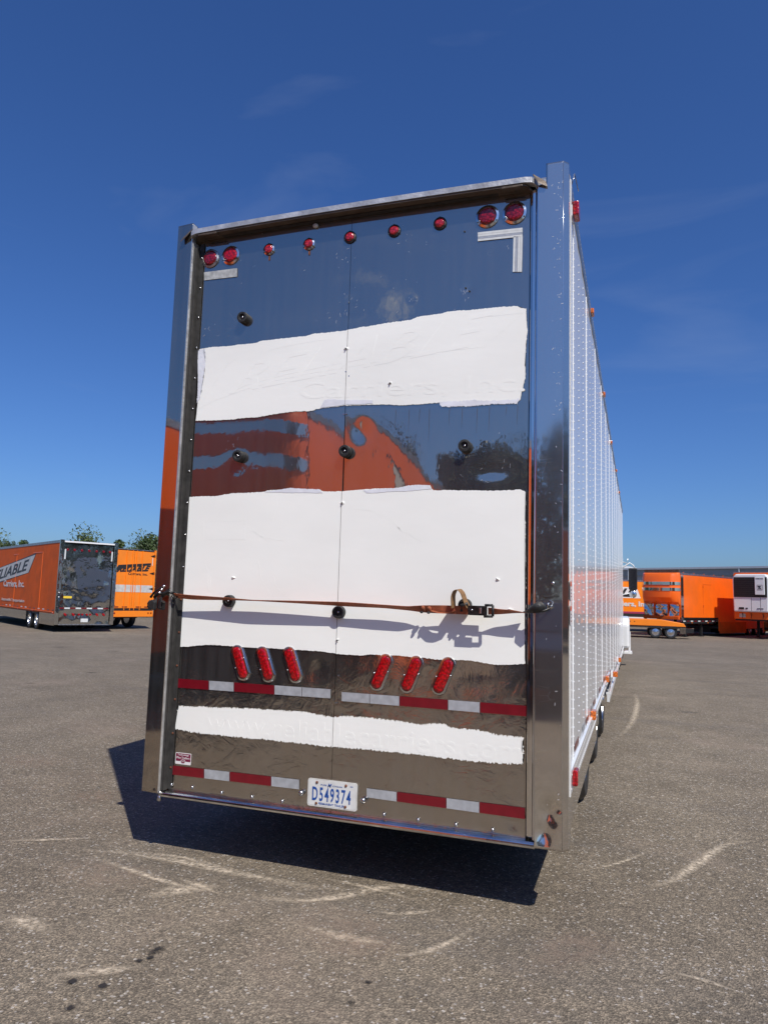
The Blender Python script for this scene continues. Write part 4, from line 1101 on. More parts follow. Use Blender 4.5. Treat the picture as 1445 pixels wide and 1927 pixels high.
# ratchet buckle: side plates, spool, handle, release bar
ct = lp3(897, 1149, -0.085)
bk = MB(); bk.box(ct.x - 0.045, ct.x + 0.052, -0.108, -0.103, ct.z - 0.024, ct.z + 0.026); bk.box(ct.x - 0.045, ct.x + 0.052, -0.070, -0.065, ct.z - 0.026, ct.z + 0.026)
bk = bk.build('buckle', MT['ironblack'], St, bevel=0.002)
b = MB(); b.lathe((ct.x - 0.02, -0.102, ct.z), (0, 1, 0), [(0.016, 0), (0.016, 0.032)], 14); b.build('spool', MT['ironblack'], bk, smooth='auto')
b = MB(); b.box(ct.x + 0.018, ct.x + 0.030, -0.112, -0.1085, ct.z - 0.015, ct.z + 0.016); b.build('pawl_plate', MT['screw'], bk, bevel=0.002)
b = MB(); b.lathe((ct.x - 0.022, -0.1085, ct.z + 0.002), (0, -1, 0), [(0.007, 0), (0.005, 0.004)], 10); b.build('pivot_pin', MT['screw'], bk, smooth=True)
b = MB()
for pts in ([(912, 1139), (927, 1139)], [(927, 1139), (927, 1160)], [(927, 1160), (910, 1160)]):
    b.tube([lp3(px, py, -0.095) for px, py in pts], 0.007, 8)
b.build('buckle_handle', MT['black'], bk, smooth=True)
b = MB(); b.tube([lp3(868, 1150, -0.09), lp3(868, 1139, -0.10), lp3(880, 1136, -0.10)], 0.009, 8); b.build('buckle_grip', MT['black'], bk, smooth=True)
# right end: black sleeve, hook and eye in the post
P_ = [lp3(988, 1153, -0.062), lp3(1000, 1147, -0.09), lp3(1014, 1141, -0.10), lp3(1022, 1143, -0.095)]
b = MB(); b.tube(P_, [0.004, 0.018, 0.028, 0.012], 10); b.build('end_sleeve', MT['black'], St, smooth=True)
b = MB(); b.tube([lp3(985, 1152, -0.065), lp3(1005, 1152, -0.10), lp3(1022, 1150, -0.095), lp3(1034, 1145, -0.075), lp3(1036, 1140, -0.062)], 0.0055, 8); b.build('hook', MT['ironblack'], St, smooth=True)
b = MB(); b.tube([lp3(1033, 1146, -0.066), lp3(1038, 1142, -0.075), lp3(1039, 1134, -0.07), lp3(1034, 1131, -0.062), lp3(1030, 1136, -0.07), lp3(1031, 1144, -0.066)], 0.006, 8); b.build('anchor_ring', MT['rim'], St, smooth=True)
# left end: ring, black ratchet with dangling handle outside the left post
b = MB(); b.tube([lp3(333, 1116, -0.075), lp3(327, 1114, -0.08), lp3(324, 1122, -0.08), lp3(329, 1128, -0.075), lp3(334, 1124, -0.07), lp3(333, 1116, -0.075)], 0.006, 8); b.build('anchor_ring', MT['ironblack'], St, smooth=True)
b = MB(); b.tube([lp3(328, 1118, -0.075), lp3(318, 1113, -0.085), lp3(308, 1118, -0.085), lp3(300, 1116, -0.085), lp3(290, 1124, -0.085)], [0.006, 0.011, 0.014, 0.011, 0.008], 8); b.build('hook', MT['ironblack'], St, smooth=True)
b = MB(); b.tube([lp3(309, 1103, -0.10), lp3(300, 1108, -0.10), lp3(290, 1115, -0.10), lp3(284, 1124, -0.095)], [0.006, 0.005, 0.006, 0.008], 8); b.build('ratchet_lever', MT['ironblack'], St, smooth=True)
for px, py in ((309, 1103), (301, 1115), (305, 1109)):
    b = MB(); b.lathe(lp3(px, py, -0.10), (0, -1, 0), [(0.003, -0.008), (0.009, -0.003), (0.009, 0.003), (0.003, 0.008)], 10); b.build('lever_knob', MT['rim'], St, smooth=True)
b = MB(); p = lp3(288, 1139, -0.09); b.prism([(p.x - 0.028, -0.105, p.z - 0.022), (p.x + 0.018, -0.105, p.z - 0.03), (p.x + 0.024, -0.105, p.z + 0.02), (p.x - 0.004, -0.105, p.z + 0.036), (p.x - 0.024, -0.105, p.z + 0.022)], (0, 0.03, 0)); b.build('ratchet_body', MT['black'], St, bevel=0.006)
b = MB(); b.tube([lp3(283, 1130, -0.095), lp3(279, 1136, -0.095), lp3(278, 1143, -0.095)], 0.006, 8); b.build('ratchet_pin', MT['ironblack'], St, smooth=True)
p = lp3(293, 1133, -0.07); box('ratchet_tab', MT['alu'], St, p.x - 0.008, p.x + 0.010, -0.080, -0.068, p.z - 0.035, p.z + 0.03)

# ------------------------------------------------------------------ tractor in front of the white trailer
tz = -0.22
K = thing('towing_tractor', 'white truck tractor coupled ahead of the white trailer with a tall side mirror', 'truck', (0.0, 17.2, tz))
def prof_x(name, pts, x0, x1, m, parent, bevel=0.02):
    b = MB(); b.prism([(x0, y, z) for y, z in pts], (x1 - x0, 0, 0)); return b.build(name, m, parent, bevel=bevel)
prof_x('cab', [(0.4, 1.0), (0.4, 3.4), (0.9, 3.7), (2.6, 3.5), (3.3, 2.3), (3.3, 1.0)], -1.12, 1.2, MT['whitecab'], K, 0.05)
prof_x('hood', [(3.32, 0.95), (3.32, 2.1), (5.2, 1.8), (5.5, 1.5), (5.5, 0.7), (4.9, 0.7)], -0.85, 0.95, MT['whitecab'], K, 0.06)
prof_x('side_window', [(1.7, 2.3), (1.75, 2.95), (2.6, 2.9), (2.95, 2.3)], 1.201, 1.206, MT['glassdark'], K, 0.004)
b = MB(); b.prism([(1.15, y, z) for y, z in [(-0.5, 0.62), (-0.5, 1.25), (-0.35, 1.42), (0.1, 1.46), (0.5, 1.42), (0.6, 1.2), (0.6, 0.62)]], (0.30, 0, 0)); fd = b.build('fender', MT['whitecab'], K, bevel=0.06)
box('fuel_tank', MT['rim'], K, 0.75, 1.3, 0.75, 2.2, 0.4, 0.95, bevel=0.08)
box('side_step', MT['whitecab'], K, 1.25, 1.50, 1.2, 1.7, 0.36, 0.44, bevel=0.01)
box('step_hanger', MT['whitecab'], K, 1.40, 1.46, 1.2, 1.3, 0.44, 1.0, bevel=0.01)
box('chassis', MT['blackmetal'], K, -0.45, 0.5, -2.2, 5.2, 0.55, 0.8)
for y in (-0.6, 0.75, 4.3): wheel(K, 1.2, y, 0.5, 0.5, 0.3); wheel(K, -1.15, y, 0.5, 0.5, 0.3, -1)
mm = at(1190, 1090, 1, 17.2 + 2.3); mz = mm.z - tz; mxx = mm.x
f = box('side_mirror', MT['black'], K, mxx - 0.12, mxx + 0.13, 2.28, 2.36, mz - 0.32, mz + 0.34, bevel=0.03)
box('mirror_glass', MT['glassdark'], f, mxx - 0.10, mxx + 0.11, 2.274, 2.279, mz - 0.29, mz + 0.31)
b = MB(); b.lathe((mxx, 2.3, mz - 0.46), (0, -1, 0), [(0.02, -0.05), (0.11, -0.02), (0.11, 0.02), (0.09, 0.03)], 20); b.build('round_mirror', MT['chrome'], f, smooth=True)
b = MB(); b.tube([(1.15, 2.3, mz + 0.28), (mxx - 0.08, 2.3, mz + 0.5), (mxx + 0.02, 2.3, mz + 0.42), (mxx + 0.05, 2.3, mz + 0.34)], 0.018, 8)
b.tube([(1.15, 2.3, mz + 0.55), (mxx - 0.15, 2.3, mz + 0.48), (mxx - 0.14, 2.3, mz + 0.62)], 0.014, 8); b.tube([(1.15, 2.3, mz - 0.5), (mxx - 0.02, 2.3, mz - 0.4)], 0.016, 8)
b.build('mirror_arm', MT['whitecab'], f, smooth=True)

# ------------------------------------------------------------------ orange trailers (built in their own frame: rear at x=0, nose towards +x, right side at y=-1.3)
W2 = 1.28
def slab(name, m, parent, pts, y0, y1, bevel=0.0, label=None):
    b = MB(); b.prism([(x, y0, z) for x, z in pts], (0, y1 - y0, 0)); return b.build(name, m, parent, bevel=bevel, label=label)
def stext(name, txt, m, parent, side, x, z, wd, h, off=0.012, **k):
    """lettering on a side wall; side=-1 right wall (reads towards the nose), +1 left wall"""
    y = side * (W2 + off)
    ux = (-side, 0, 0)
    slope = k.pop('slope', 0.0)
    me = text_mesh(txt, 0.5, extr=0.002, width=wd, height=h, **k)
    for v in me.vertices:
        v.co = Vector((x + v.co.x * (-side), y + side * v.co.z, z + v.co.y + slope * v.co.x))
    me.materials.clear(); me.materials.append(m); return link(name, me, parent)
def rtext(name, txt, m, parent, y, z, wd, h, x=-0.012, **k):
    """lettering on the rear wall, read from behind"""
    me = text_mesh(txt, 0.5, extr=0.002, width=wd, height=h, **k)
    for v in me.vertices: v.co = Vector((x - v.co.z, y - v.co.x, z + v.co.y))
    me.materials.clear(); me.materials.append(m); return link(name, me, parent)

def trailer(label, loc, head, length, body, H=4.1, zb=0.75, axles=(2.9, 4.1), wr=0.42, nose=False, rear='steel', goose=0.0, name='orange_trailer', skirt=True, legs=(), cat='trailer', top_m=None):
    t = thing(name, label, cat, loc, math.atan2(head[1], head[0]))
    bw = W2
    x1 = length
    if goose:
        pts = [(0.02, zb), (x1 - goose, zb - 0.25), (x1 - goose, 1.25), (x1, 1.25), (x1, H - 0.12), (0.02, H - 0.12)]
    else:
        pts = [(0.02, zb), (x1, zb), (x1, H - 0.12), (0.02, H - 0.12)]
    for s in (-1, 1):
        slab('side_wall', body, t, pts, s * bw, s * (bw - 0.04))
        box('top_rail', MT['alu'], t, 0.0, x1, min(s * (bw + 0.012), s * (bw - 0.05)), max(s * (bw + 0.012), s * (bw - 0.05)), H - 0.118, H)
    box('roof', top_m or MT['alu'], t, 0.02, x1 - 0.02, -bw + 0.052, bw - 0.052, H - 0.05, H - 0.01)
    box('front_wall', body, t, x1 - 0.06, x1 - 0.001, -bw + 0.042, bw - 0.042, 1.25 if goose else zb, H - 0.06)
    box('floor', MT['blackmetal'], t, 0.1, x1 - goose - 0.05, -bw + 0.045, bw - 0.045, zb - 0.1, zb + 0.02)
    if goose: box('gooseneck_floor', MT['blackmetal'], t, x1 - goose + 0.01, x1 - 0.07, -bw + 0.045, bw - 0.045, 1.15, 1.26)
    box('chassis', MT['blackmetal'], t, 0.3, x1 - goose - 0.2, -0.6, 0.6, zb - 0.4, zb - 0.101)
    for a in axles:
        for s in (-1, 1):
            wheel(t, a, s * (bw - 0.02), wr, wr, 0.28, s, 'y')
    for lx in legs:
        for s in (-0.9, 0.9):
            box('landing_leg', MT['blackmetal'], t, lx - 0.08, lx + 0.08, s - 0.07, s + 0.07, 0.05, 1.2)
            box('leg_foot', MT['blackmetal'], t, lx - 0.18, lx + 0.18, s - 0.15, s + 0.15, 0.0, 0.045)
    return t

# A: left, orange side and dented mirror rear
hA = (-0.86, 0.51)
A = trailer('orange enclosed trailer at the left edge with a dented mirror rear', (-22.1, 23.2, gz(-22, 23)), hA, 15.5, MT['orangered'], zb=0.80)
def steel_rear(t, H=4.1, zb=0.35, hf=None):
    b = MB(); nx_, nz_ = 40, 60; vs = []
    for j in range(nz_ + 1):
        for i in range(nx_ + 1):
            y = -1.1 + 2.2 * i / nx_; z = zb + (H - 0.15 - zb) * j / nz_
            v = 0.009 * noise.noise(Vector((y * 2.0, z * 1.7, 3))) + 0.020 * max(0, 1.0 - z / 3.2) * noise.noise(Vector((y * 3.2, z * 3.0, 11)))
            vs.append((-0.02 + v, y, z))
    b.add(vs, [(j * (nx_ + 1) + i, j * (nx_ + 1) + i + 1, (j + 1) * (nx_ + 1) + i + 1, (j + 1) * (nx_ + 1) + i) for j in range(nz_) for i in range(nx_)])
    b.build('rear_door', MT['farsteel'], t, smooth=True, label='dented mirror polished rear door')
    for s in (-1, 1): box('corner_post', MT['farsteel'], t, -0.09, 0.015, min(s * 1.30, s * 1.13), max(s * 1.30, s * 1.13), zb - 0.03, H + 0.02, bevel=0.01)
    box('header_lip', MT['whitecab'], t, -0.12, -0.01, -1.12, 1.12, H - 0.10, H - 0.03, bevel=0.01)
    for y in (-0.95, -0.65, -0.33, 0.0, 0.33, 0.65, 0.95):
        b = MB(); b.lathe((-0.03, y, H - 0.42), (-1, 0, 0), [(0.06, 0), (0.05, 0.02)], 12); b.build('marker_lamp', MT['redlens_dark'], t)
    for s in (-1, 1):
        box('corner_tape', MT['white_tape'], t, -0.036, -0.032, min(s * 1.02, s * 1.08), max(s * 1.02, s * 1.08), H - 0.85, H - 0.40)
    y = -1.05; k = 0
    while y < 0.98:
        box('reflective_tape', MT['red_tape'] if k % 2 == 0 else MT['white_tape'], t, -0.038, -0.034, y, y + 0.24, 1.03, 1.09); y += 0.245; k += 1
    for y in (-0.85, -0.55, -0.25, -0.1, 0.1, 0.25, 0.5, 0.85):
        b = MB(); b.lathe((-0.035, y, 0.78), (-1, 0, 0), [(0.05, 0), (0.045, 0.02)], 14, sx=1.7 if abs(y) > 0.3 else 1.0); b.build('tail_lamp', MT['redlens'], t)
    box('licence_plate', MT['plate'], t, -0.045, -0.038, -0.16, 0.16, 0.44, 0.60)
    for y, z in ((-0.6, 2.9), (0.0, 2.9), (0.6, 2.9), (-0.6, 1.95), (0, 1.95), (0.6, 1.95)):
        b = MB(); b.lathe((-0.03, y, z), (-1, 0, 0), [(0.045, 0), (0.04, 0.06)], 12); b.build('rubber_bumper', MT['black'], t)
    box('rear_sill', MT['alu'], t, -0.06, 0.0, -1.12, 1.12, zb - 0.04, zb)
    for z in (1.75, 1.55):
        b = MB(); b.lathe((-0.10, 1.2, z), (-1, 0, 0), [(0.03, 0), (0.02, 0.03)], 10); b.build('latch_knob', MT['whitecab'], t)
    box('yellow_label', MT['yellow'], t, -0.045, -0.040, 0.62, 0.98, 1.50, 1.60)
steel_rear(A)
# left wall lettering: white parallelogram with black letters
def logo(t, side, x, z, wd, h, text_='RELIABLE', sub='Carriers, Inc.', dz=-0.62, dx=0.10):
    y = side * (W2 + 0.004); sg = -side
    P = [(-0.5, -0.42), (-0.40, 0.0), (0.50, 0.62), (0.42, 0.05)]
    P = [(-0.52, -0.45), (-0.42, 0.10), (0.54, 0.58), (0.43, 0.02)]
    b = MB(); b.prism([(x + sg * a * wd, y, z + c * h) for a, c in P], (0, side * 0.004, 0)); pl_ = b.build('logo_panel', MT['greypaint'], t)
    b2 = MB(); b2.prism([(x + sg * a * wd * 1.03, y - side * 0.0025, z + 0.06 * h + (c - 0.06) * h * 1.10) for a, c in P], (0, side * 0.002, 0)); b2.build('logo_outline', MT['letter_black'], t)
    me = text_mesh(text_, 0.5, extr=0.002, shear=0.35, bold=0.012, width=wd * 0.86, height=h * 0.34)
    for v in me.vertices:
        v.co = Vector((x + sg * v.co.x, y + side * (0.007 + v.co.z), z + 0.07 * h + v.co.y + 0.50 * h * v.co.x / wd))
    me.materials.clear(); me.materials.append(MT['letter_black']); link('logo_lettering', me, t)
    stext('lettering', sub, MT['letter_white'], t, side, x + sg * wd * dx, z + dz * h, wd * 0.46, h * 0.26, bold=0.01)
logo(A, 1, 8.7, 2.62, 9.0, 1.55, dz=-0.36, dx=0.14)
stext('lettering', 'Automobile Transportation', MT['greypaint'], A, 1, 7.4, 1.22, 4.6, 0.2, bold=0.006)
b = MB()
for x0, x1 in ((2.55, 2.57), (7.2, 7.22)): b.box(x0, x1, W2, W2 + 0.012, 0.85, 3.62)
b.box(2.55, 4.2, W2, W2 + 0.012, 3.60, 3.63); b.box(6.9, 7.9, W2, W2 + 0.012, 3.60, 3.63); b.box(0.3, 12, W2, W2 + 0.015, 0.86, 0.89)
b.build('door_frame', MT['orange'], A)
box('side_skirt', MT['farsteel'], A, 0.05, 2.35, W2 - 0.005, W2 + 0.01, 0.28, 0.80)
box('side_skirt', MT['farsteel'], A, 4.65, 14.8, W2 - 0.03, W2 - 0.005, 0.36, 0.78)
for x in [0.15 + 0.75 * k for k in range(14)]:
    box('side_tape', MT['red_tape'] if (int(x * 10) % 2) else MT['white_tape'], A, x, x + 0.3, W2 + 0.001, W2 + 0.006, 0.93, 0.98)
for x in (0.3, 3.5, 6.2): 
    b = MB(); b.lathe((x, W2, 0.83), (0, 1, 0), [(0.04, 0), (0.03, 0.03)], 10); b.build('side_marker_lamp', MT['pinklens'], A)

# B: orange trailer with twin swing doors
hB = (-0.955, 0.30)
B = trailer('orange box trailer with hinged rear doors and black swoosh lettering', (-22.55, 27.0, gz(-22, 27)), hB, 14, MT['orangeamb'], zb=0.95, axles=(1.8, 3.1), H=4.05, wr=0.5)
for s in (-1, 1):
    f = box('rear_door', MT['orangeamb'], B, -0.03, 0.015, min(s * 0.01, s * 1.18), max(s * 0.01, s * 1.18), 1.05, 3.95, bevel=0.01)
    for k in (0.12, 0.45):
        b = MB(); b.tube([(-0.06, s * k, 0.95), (-0.06, s * k, 3.98)], 0.018, 8); b.build('lock_rod', MT['orangeamb'], f)
    for z in (3.75, 2.85, 2.05, 1.2):
        b = MB(); b.prism([(-0.05, s * 1.24, z - 0.08), (-0.05, s * 0.95, z), (-0.05, s * 1.24, z + 0.08)], (0.02, 0, 0)); b.build('hinge', MT['ironblack'], f)
    box('paint_band', MT['greypaint'], f, -0.036, -0.032, min(s * 0.03, s * 1.17), max(s * 0.03, s * 1.17), 1.86, 2.22)
    box('corner_tape', MT['white_tape'], f, -0.036, -0.032, min(s * 1.06, s * 1.1), max(s * 1.06, s * 1.1), 3.25, 3.65)
    for y in (0.25, 0.75): box('reflective_tape', MT['red_tape'], f, -0.037, -0.032, min(s * y, s * (y + 0.3)), max(s * y, s * (y + 0.3)), 1.09, 1.14)
    box('door_edge', MT['orangeamb'], B, -0.05, 0.018, min(s * 1.185, s * 1.29), max(s * 1.185, s * 1.29), 0.95, 4.05, bevel=0.01)
    for y in (1.15, 0.98):
        b = MB(); b.lathe((-0.05, s * y, 0.80), (-1, 0, 0), [(0.07, 0), (0.05, 0.03)], 12); b.build('tail_lamp', MT['redlens'], B)
rtext('lettering', 'www.reliablecarriers.com', MT['letter_black'], B, 0, 3.60, 1.9, 0.10)
me = text_mesh('RELIABLE', 0.5, extr=0.002, shear=0.5, bold=0.03, width=2.0, height=0.3)
for v in me.vertices: v.co = Vector((-0.036 - v.co.z, -v.co.x, 3.05 + v.co.y + 0.06 * v.co.x))
me.materials.clear(); me.materials.append(MT['letter_black']); link('logo_lettering', me, B)
b = MB(); b.prism([(-0.034, 1.12, 2.86), (-0.034, 0.9, 3.20), (-0.034, -1.0, 3.38), (-0.034, -1.0, 3.28), (-0.034, 0.7, 3.02)], (-0.001, 0, 0)); b.build('swoosh', MT['letter_black'], B)
rtext('lettering', 'Carriers, Inc.', MT['letter_black'], B, -0.25, 2.78, 1.15, 0.16, bold=0.012, x=-0.036)
box('rear_bumper', MT['orangeamb'], B, -0.08, 0.0, -1.28, 1.28, 0.62, 0.92, bevel=0.01)
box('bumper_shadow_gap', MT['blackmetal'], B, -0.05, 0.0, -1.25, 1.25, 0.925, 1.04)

# nose cap with bright strips, used on the gooseneck trailers
def nose_cap(t, L_, body, H=4.1, zlo=2.05, strips=((3.62, 3.78), (3.20, 3.36)), bulge=0.45, corner=0.4):
    n = 14; plan = []
    for s in (1, -1):
        pts = []
        for i in range(n + 1):
            a = R(90 * i / n); pts.append((L_ + 0.02 + corner * math.cos(a) * 1.0, (W2 - corner) + corner * math.sin(a)))
        if s == 1: plan += [(x, y) for x, y in pts[::-1]]
        else: plan += [(x, -y) for x, y in pts]
    def ring(z, k, ex):
        return [(L_ + 0.02 + (x - L_ - 0.02) * k + (ex * (1 - (y / W2) ** 2)), y * (0.985 if k < 1 else 1.0), z) for x, y in plan]
    levels = [(zlo, 0.15, 0.02), (zlo + 0.18, 0.75, bulge * 0.55), (zlo + 0.45, 1.0, bulge * 0.9), (2.9, 1.0, bulge), (H - 0.3, 1.0, bulge * 0.85), (H - 0.08, 0.9, bulge * 0.6), (H + 0.0, 0.5, bulge * 0.2)]
    b = MB(); vs = []; m = len(plan)
    for z, k, ex in levels: vs += ring(z, k, ex)
    fs = [(j * m + i, j * m + i + 1, (j + 1) * m + i + 1, (j + 1) * m + i) for j in range(len(levels) - 1) for i in range(m - 1)]
    fs += [tuple(range(m))[::-1], tuple(range((len(levels) - 1) * m, len(levels) * m))]
    b.add(vs, fs); cap = b.build('nose_cap', body, t, smooth='auto')
    for z0, z1 in strips:
        b = MB(); vs = []
        for z in (z0, z1): vs += [(x + 0.03, y * 1.008, z) for x, y, z in ring(z, 1.0, bulge * 0.92)]
        b.add(vs, [(i, i + 1, m + i + 1, m + i) for i in range(m - 1)])
        for z in (z0, z1):
            a_ = [(x + 0.03, y * 1.008, z) for x, y, _ in ring(z, 1.0, bulge * 0.92)]; c_ = [(x - 0.03, y * 0.97, z) for x, y, _ in ring(z, 1.0, bulge * 0.92)]
            b.add(a_ + c_, [(i, i + 1, m + i + 1, m + i) for i in range(m - 1)])
        b.build('bright_strip', MT['post'], cap, smooth='auto', fix=False)
    return cap

# C: gooseneck trailer at the right with the bulging nose
hC = (-0.505, -0.863); LC = 15.0
nc = Vector((3.19, 47.26))
locC = nc - Vector(hC) * LC
Ct = trailer('orange gooseneck trailer with bulging nose and bright strips', (locC.x, locC.y, -0.48), hC, LC, MT['orange'], zb=0.6, axles=(2.5, 3.7, 4.9), goose=5.2, legs=(LC - 1.2, LC - 3.4))
nose_cap(Ct, LC, MT['orange'], strips=((3.30, 3.50), (2.92, 3.12)))
b = MB(); nx_, nz_ = 26, 16; vs = []
for j in range(nz_ + 1):
    for i in range(nx_ + 1):
        y = -1.2 + 2.4 * i / nx_; z = 1.32 + 0.80 * j / nz_
        vs.append((LC + 0.10 + 0.03 * noise.noise(Vector((y * 5, z * 5, 5))) + 0.02 * math.sin(y * 9 + z * 7), y, z))
b.add(vs, [(j * (nx_ + 1) + i, j * (nx_ + 1) + i + 1, (j + 1) * (nx_ + 1) + i + 1, (j + 1) * (nx_ + 1) + i) for j in range(nz_) for i in range(nx_)])
b.build('nose_plate', MT['nosesteel'], Ct, smooth=True, label='crumpled bright plate below the nose')
for y in (-0.45, 0.5): box('plate_strut', MT['orangered'], Ct, LC + 0.13, LC + 0.17, y - 0.05, y + 0.05, 1.3, 2.1)
box('nose_sill', MT['orangered'], Ct, LC + 0.0, LC + 0.22, -1.22, 1.22, 1.10, 1.31, bevel=0.02)
box('corner_trim', MT['farsteel'], Ct, LC - 0.35, LC - 0.02, -W2 - 0.012, -W2 + 0.0, 1.05, H_ if False else 3.95)
box('corner_trim', MT['farsteel'], Ct, LC - 0.35, LC - 0.02, W2 + 0.0, W2 + 0.012, 1.05, 3.95)
box('bulkhead', MT['under'], Ct, LC - 0.05, LC + 0.05, -1.2, 1.2, 4.04, 4.32)
b = MB(); yy = W2 + 0.003
b.box(LC - 3.0, LC - 2.98, yy, yy + 0.008, 1.45, 3.45); b.box(LC - 4.2, LC - 2.98, yy, yy + 0.008, 3.43, 3.46); b.build('door_frame', MT['orangered'], Ct)
for z in (3.3, 2.0): box('door_hinge', MT['orangered'], Ct, LC - 3.03, LC - 2.95, yy, yy + 0.03, z - 0.08, z + 0.08)
b = MB(); b.box(LC - 5.0, LC - 0.4, W2 - 0.16, W2 - 0.1, 0.86, 1.14); b.build('frame_rail', MT['blackmetal'], Ct)
for k in range(9):
    box('side_tape', MT['red_tape'] if k % 2 else MT['white_tape'], Ct, LC - 0.75 - k * 0.5, LC - 0.45 - k * 0.5, W2 - 0.098, W2 - 0.09, 0.98, 1.04)
for k in (1.6, 3.8): 
    b = MB(); b.lathe((LC - k, W2 - 0.098, 0.90), (0, 1, 0), [(0.05, 0), (0.04, 0.03)], 10); b.build('side_marker_lamp', MT['amber'], Ct)
for k in range(5):
    b = MB(); b.lathe((LC - 0.4 - k * 1.4, W2 - 0.02, 4.12), (0, 0, 1), [(0.05, -0.02), (0.04, 0.04)], 10); b.build('marker_lamp', MT['amber'], Ct)
box('low_body', MT['orangered'], Ct, 5.6, LC - 5.25, W2 + 0.002, W2 + 0.02, 0.18, 0.95, bevel=0.01)
# D: refrigerated unit on an orange trailer, right edge
nd = Vector((8.87, 49.3)); LD = 13.0
D = trailer('orange trailer with a white refrigeration unit on its front wall', (nd.x - hC[0] * LD, nd.y - hC[1] * LD, -0.48), hC, LD, MT['orange'], zb=0.6, axles=(2.5, 3.7), goose=4.5, H=4.35, legs=(LD - 2.8,))
u = MB(); u.prism([(LD + 0.01, y, z) for y, z in ((-1.1, 1.72), (1.1, 1.72), (1.16, 3.9), (0.95, 4.18), (-0.95, 4.18), (-1.16, 3.9))], (0.5, 0, 0)); rf = u.build('cooling_unit', MT['whitecab'], D, bevel=0.08)
box('grille', MT['blackmetal'], rf, LD + 0.515, LD + 0.545, -1.05, 1.05, 2.68, 3.98, bevel=0.03)
for k in range(9): box('grille_slat', MT['dark'], rf, LD + 0.547, LD + 0.565, -1.0, 0.30, 2.78 + k * 0.13, 2.81 + k * 0.13)
box('centre_panel', MT['whitecab'], rf, LD + 0.547, LD + 0.60, 0.32, 0.93, 2.84, 4.0, bevel=0.03)
for y in (0.62, 0.05): box('panel_gap', MT['blackmetal'], rf, LD + 0.511, LD + 0.514, y - 0.01, y + 0.01, 1.8, 2.66)
for y, wd, h in ((0.72, .14, .05), (0.50, .2, .05), (-0.25, 0.14, 0.08), (-0.58, 0.32, 0.14)): box('unit_latch', MT['blackmetal'], rf, LD + 0.512, LD + 0.53, y - wd / 2, y + wd / 2, 1.95 - h / 2, 1.95 + h / 2)
def ntext(txt, m, parent, x, y, z, wd, h, **k):
    me = text_mesh(txt, 0.5, extr=0.002, width=wd, height=h, **k)
    for v in me.vertices: v.co = Vector((x + v.co.z, y + v.co.x, z + v.co.y))
    me.materials.clear(); me.materials.append(m); return link('lettering', me, parent)
ntext('THERMO KING', MT['letter_black'], rf, LD + 0.606, 0.62, 3.88, 0.46, 0.06, bold=0.01)
box('logo_square', MT['letter_black'], rf, LD + 0.602, LD + 0.605, 0.46, 0.80, 3.14, 3.48)
box('logo_field', MT['stickerw'], rf, LD + 0.606, LD + 0.608, 0.485, 0.775, 3.165, 3.455)
ntext('TK', MT['letter_black'], rf, LD + 0.611, 0.63, 3.31, 0.23, 0.22, bold=0.04)
for y in (0.55, -0.2, -0.75): 
    b = MB(); b.tube([(LD + 0.02, y, 1.65), (LD + 0.06, y + 0.05, 1.45), (LD + 0.03, y, 1.30)], 0.02, 6); b.build('air_hose', MT['black'], D)
box('warning_label', MT['greypaint'], D, LD + 0.003, LD + 0.012, -0.95, -0.55, 1.36, 1.6)

# E: low trailer behind the nose of C
hE = (-0.90, -0.43)
E_ = trailer('orange trailer beyond the tractor mirror with a low wheeled tail', (6.4, 57.2, gz(3, 56) - 0.1), hE, 14, MT['orangeamb'], zb=0.9, axles=(), H=3.9, name='orange_trailer')
# replace side lines: purple, black and white stripes and big letters on the camera side (left wall)
sdE = 1
stext('lettering', 'RELIABLE', MT['letter_black'], E_, sdE, 8.0, 2.95, 4.2, 0.62, off=0.02, shear=0.5, bold=0.03)
b = MB(); b.prism([(x, W2 + 0.002, z) for x, z in ((5.6, 2.55), (10.4, 2.55), (10.4, 3.35), (5.9, 3.35))], (0, 0.006, 0)); b.build('logo_panel', MT['stickerw'], E_)
stext('lettering', 'Carriers, Inc.', MT['letter_white'], E_, sdE, 6.6, 2.1, 3.4, 0.45, off=0.02, bold=0.02)
for z0, z1, m in ((1.42, 1.56, 'purple'), (1.18, 1.415, 'letter_black'), (0.91, 1.175, 'stickerw')): box('side_stripe', MT[m], E_, 0.1, 13.5, W2 + 0.002, W2 + 0.01, z0, z1)
LB = thing('lowbed_trailer', 'low orange wheeled trailer tail in front of the bulging trailer nose', 'trailer', (4.35, 44.9, -0.47), R(183))
slab('deck', MT['orangeamb'], LB, [(0.0, 0.72), (0.12, 0.92), (1.3, 1.10), (8.0, 1.10), (8.0, 0.74), (1.0, 0.72)], -1.15, 1.15, bevel=0.02)
box('deck_edge', MT['under'], LB, 0.1, 8.0, -1.1, 1.1, 0.60, 0.715)
for a in (0.85, 1.72):
    wheel(LB, a, 1.10, 0.36, 0.36, 0.26, 1, 'y'); wheel(LB, a, -1.10, 0.36, 0.36, 0.26, -1, 'y')
    slab('wheel_arch', MT['blackmetal'], LB, [(a - 0.42, 0.55), (a - 0.3, 0.74), (a + 0.3, 0.74), (a + 0.42, 0.55), (a + 0.3, 0.60), (a - 0.3, 0.60)], 1.10, 1.155)
box('hitch_frame', MT['blackmetal'], LB, -0.5, 0.0, -0.5, 0.5, 0.35, 0.6)
box('low_fender', MT['under'], LB, 0.02, 0.35, 1.02, 1.14, 0.30, 0.66, bevel=0.01)
for k in range(2): box('deck_bolt', MT['blackmetal'], LB, 2.9 + k * 0.25, 2.95 + k * 0.25, 1.151, 1.16, 0.93, 0.98)

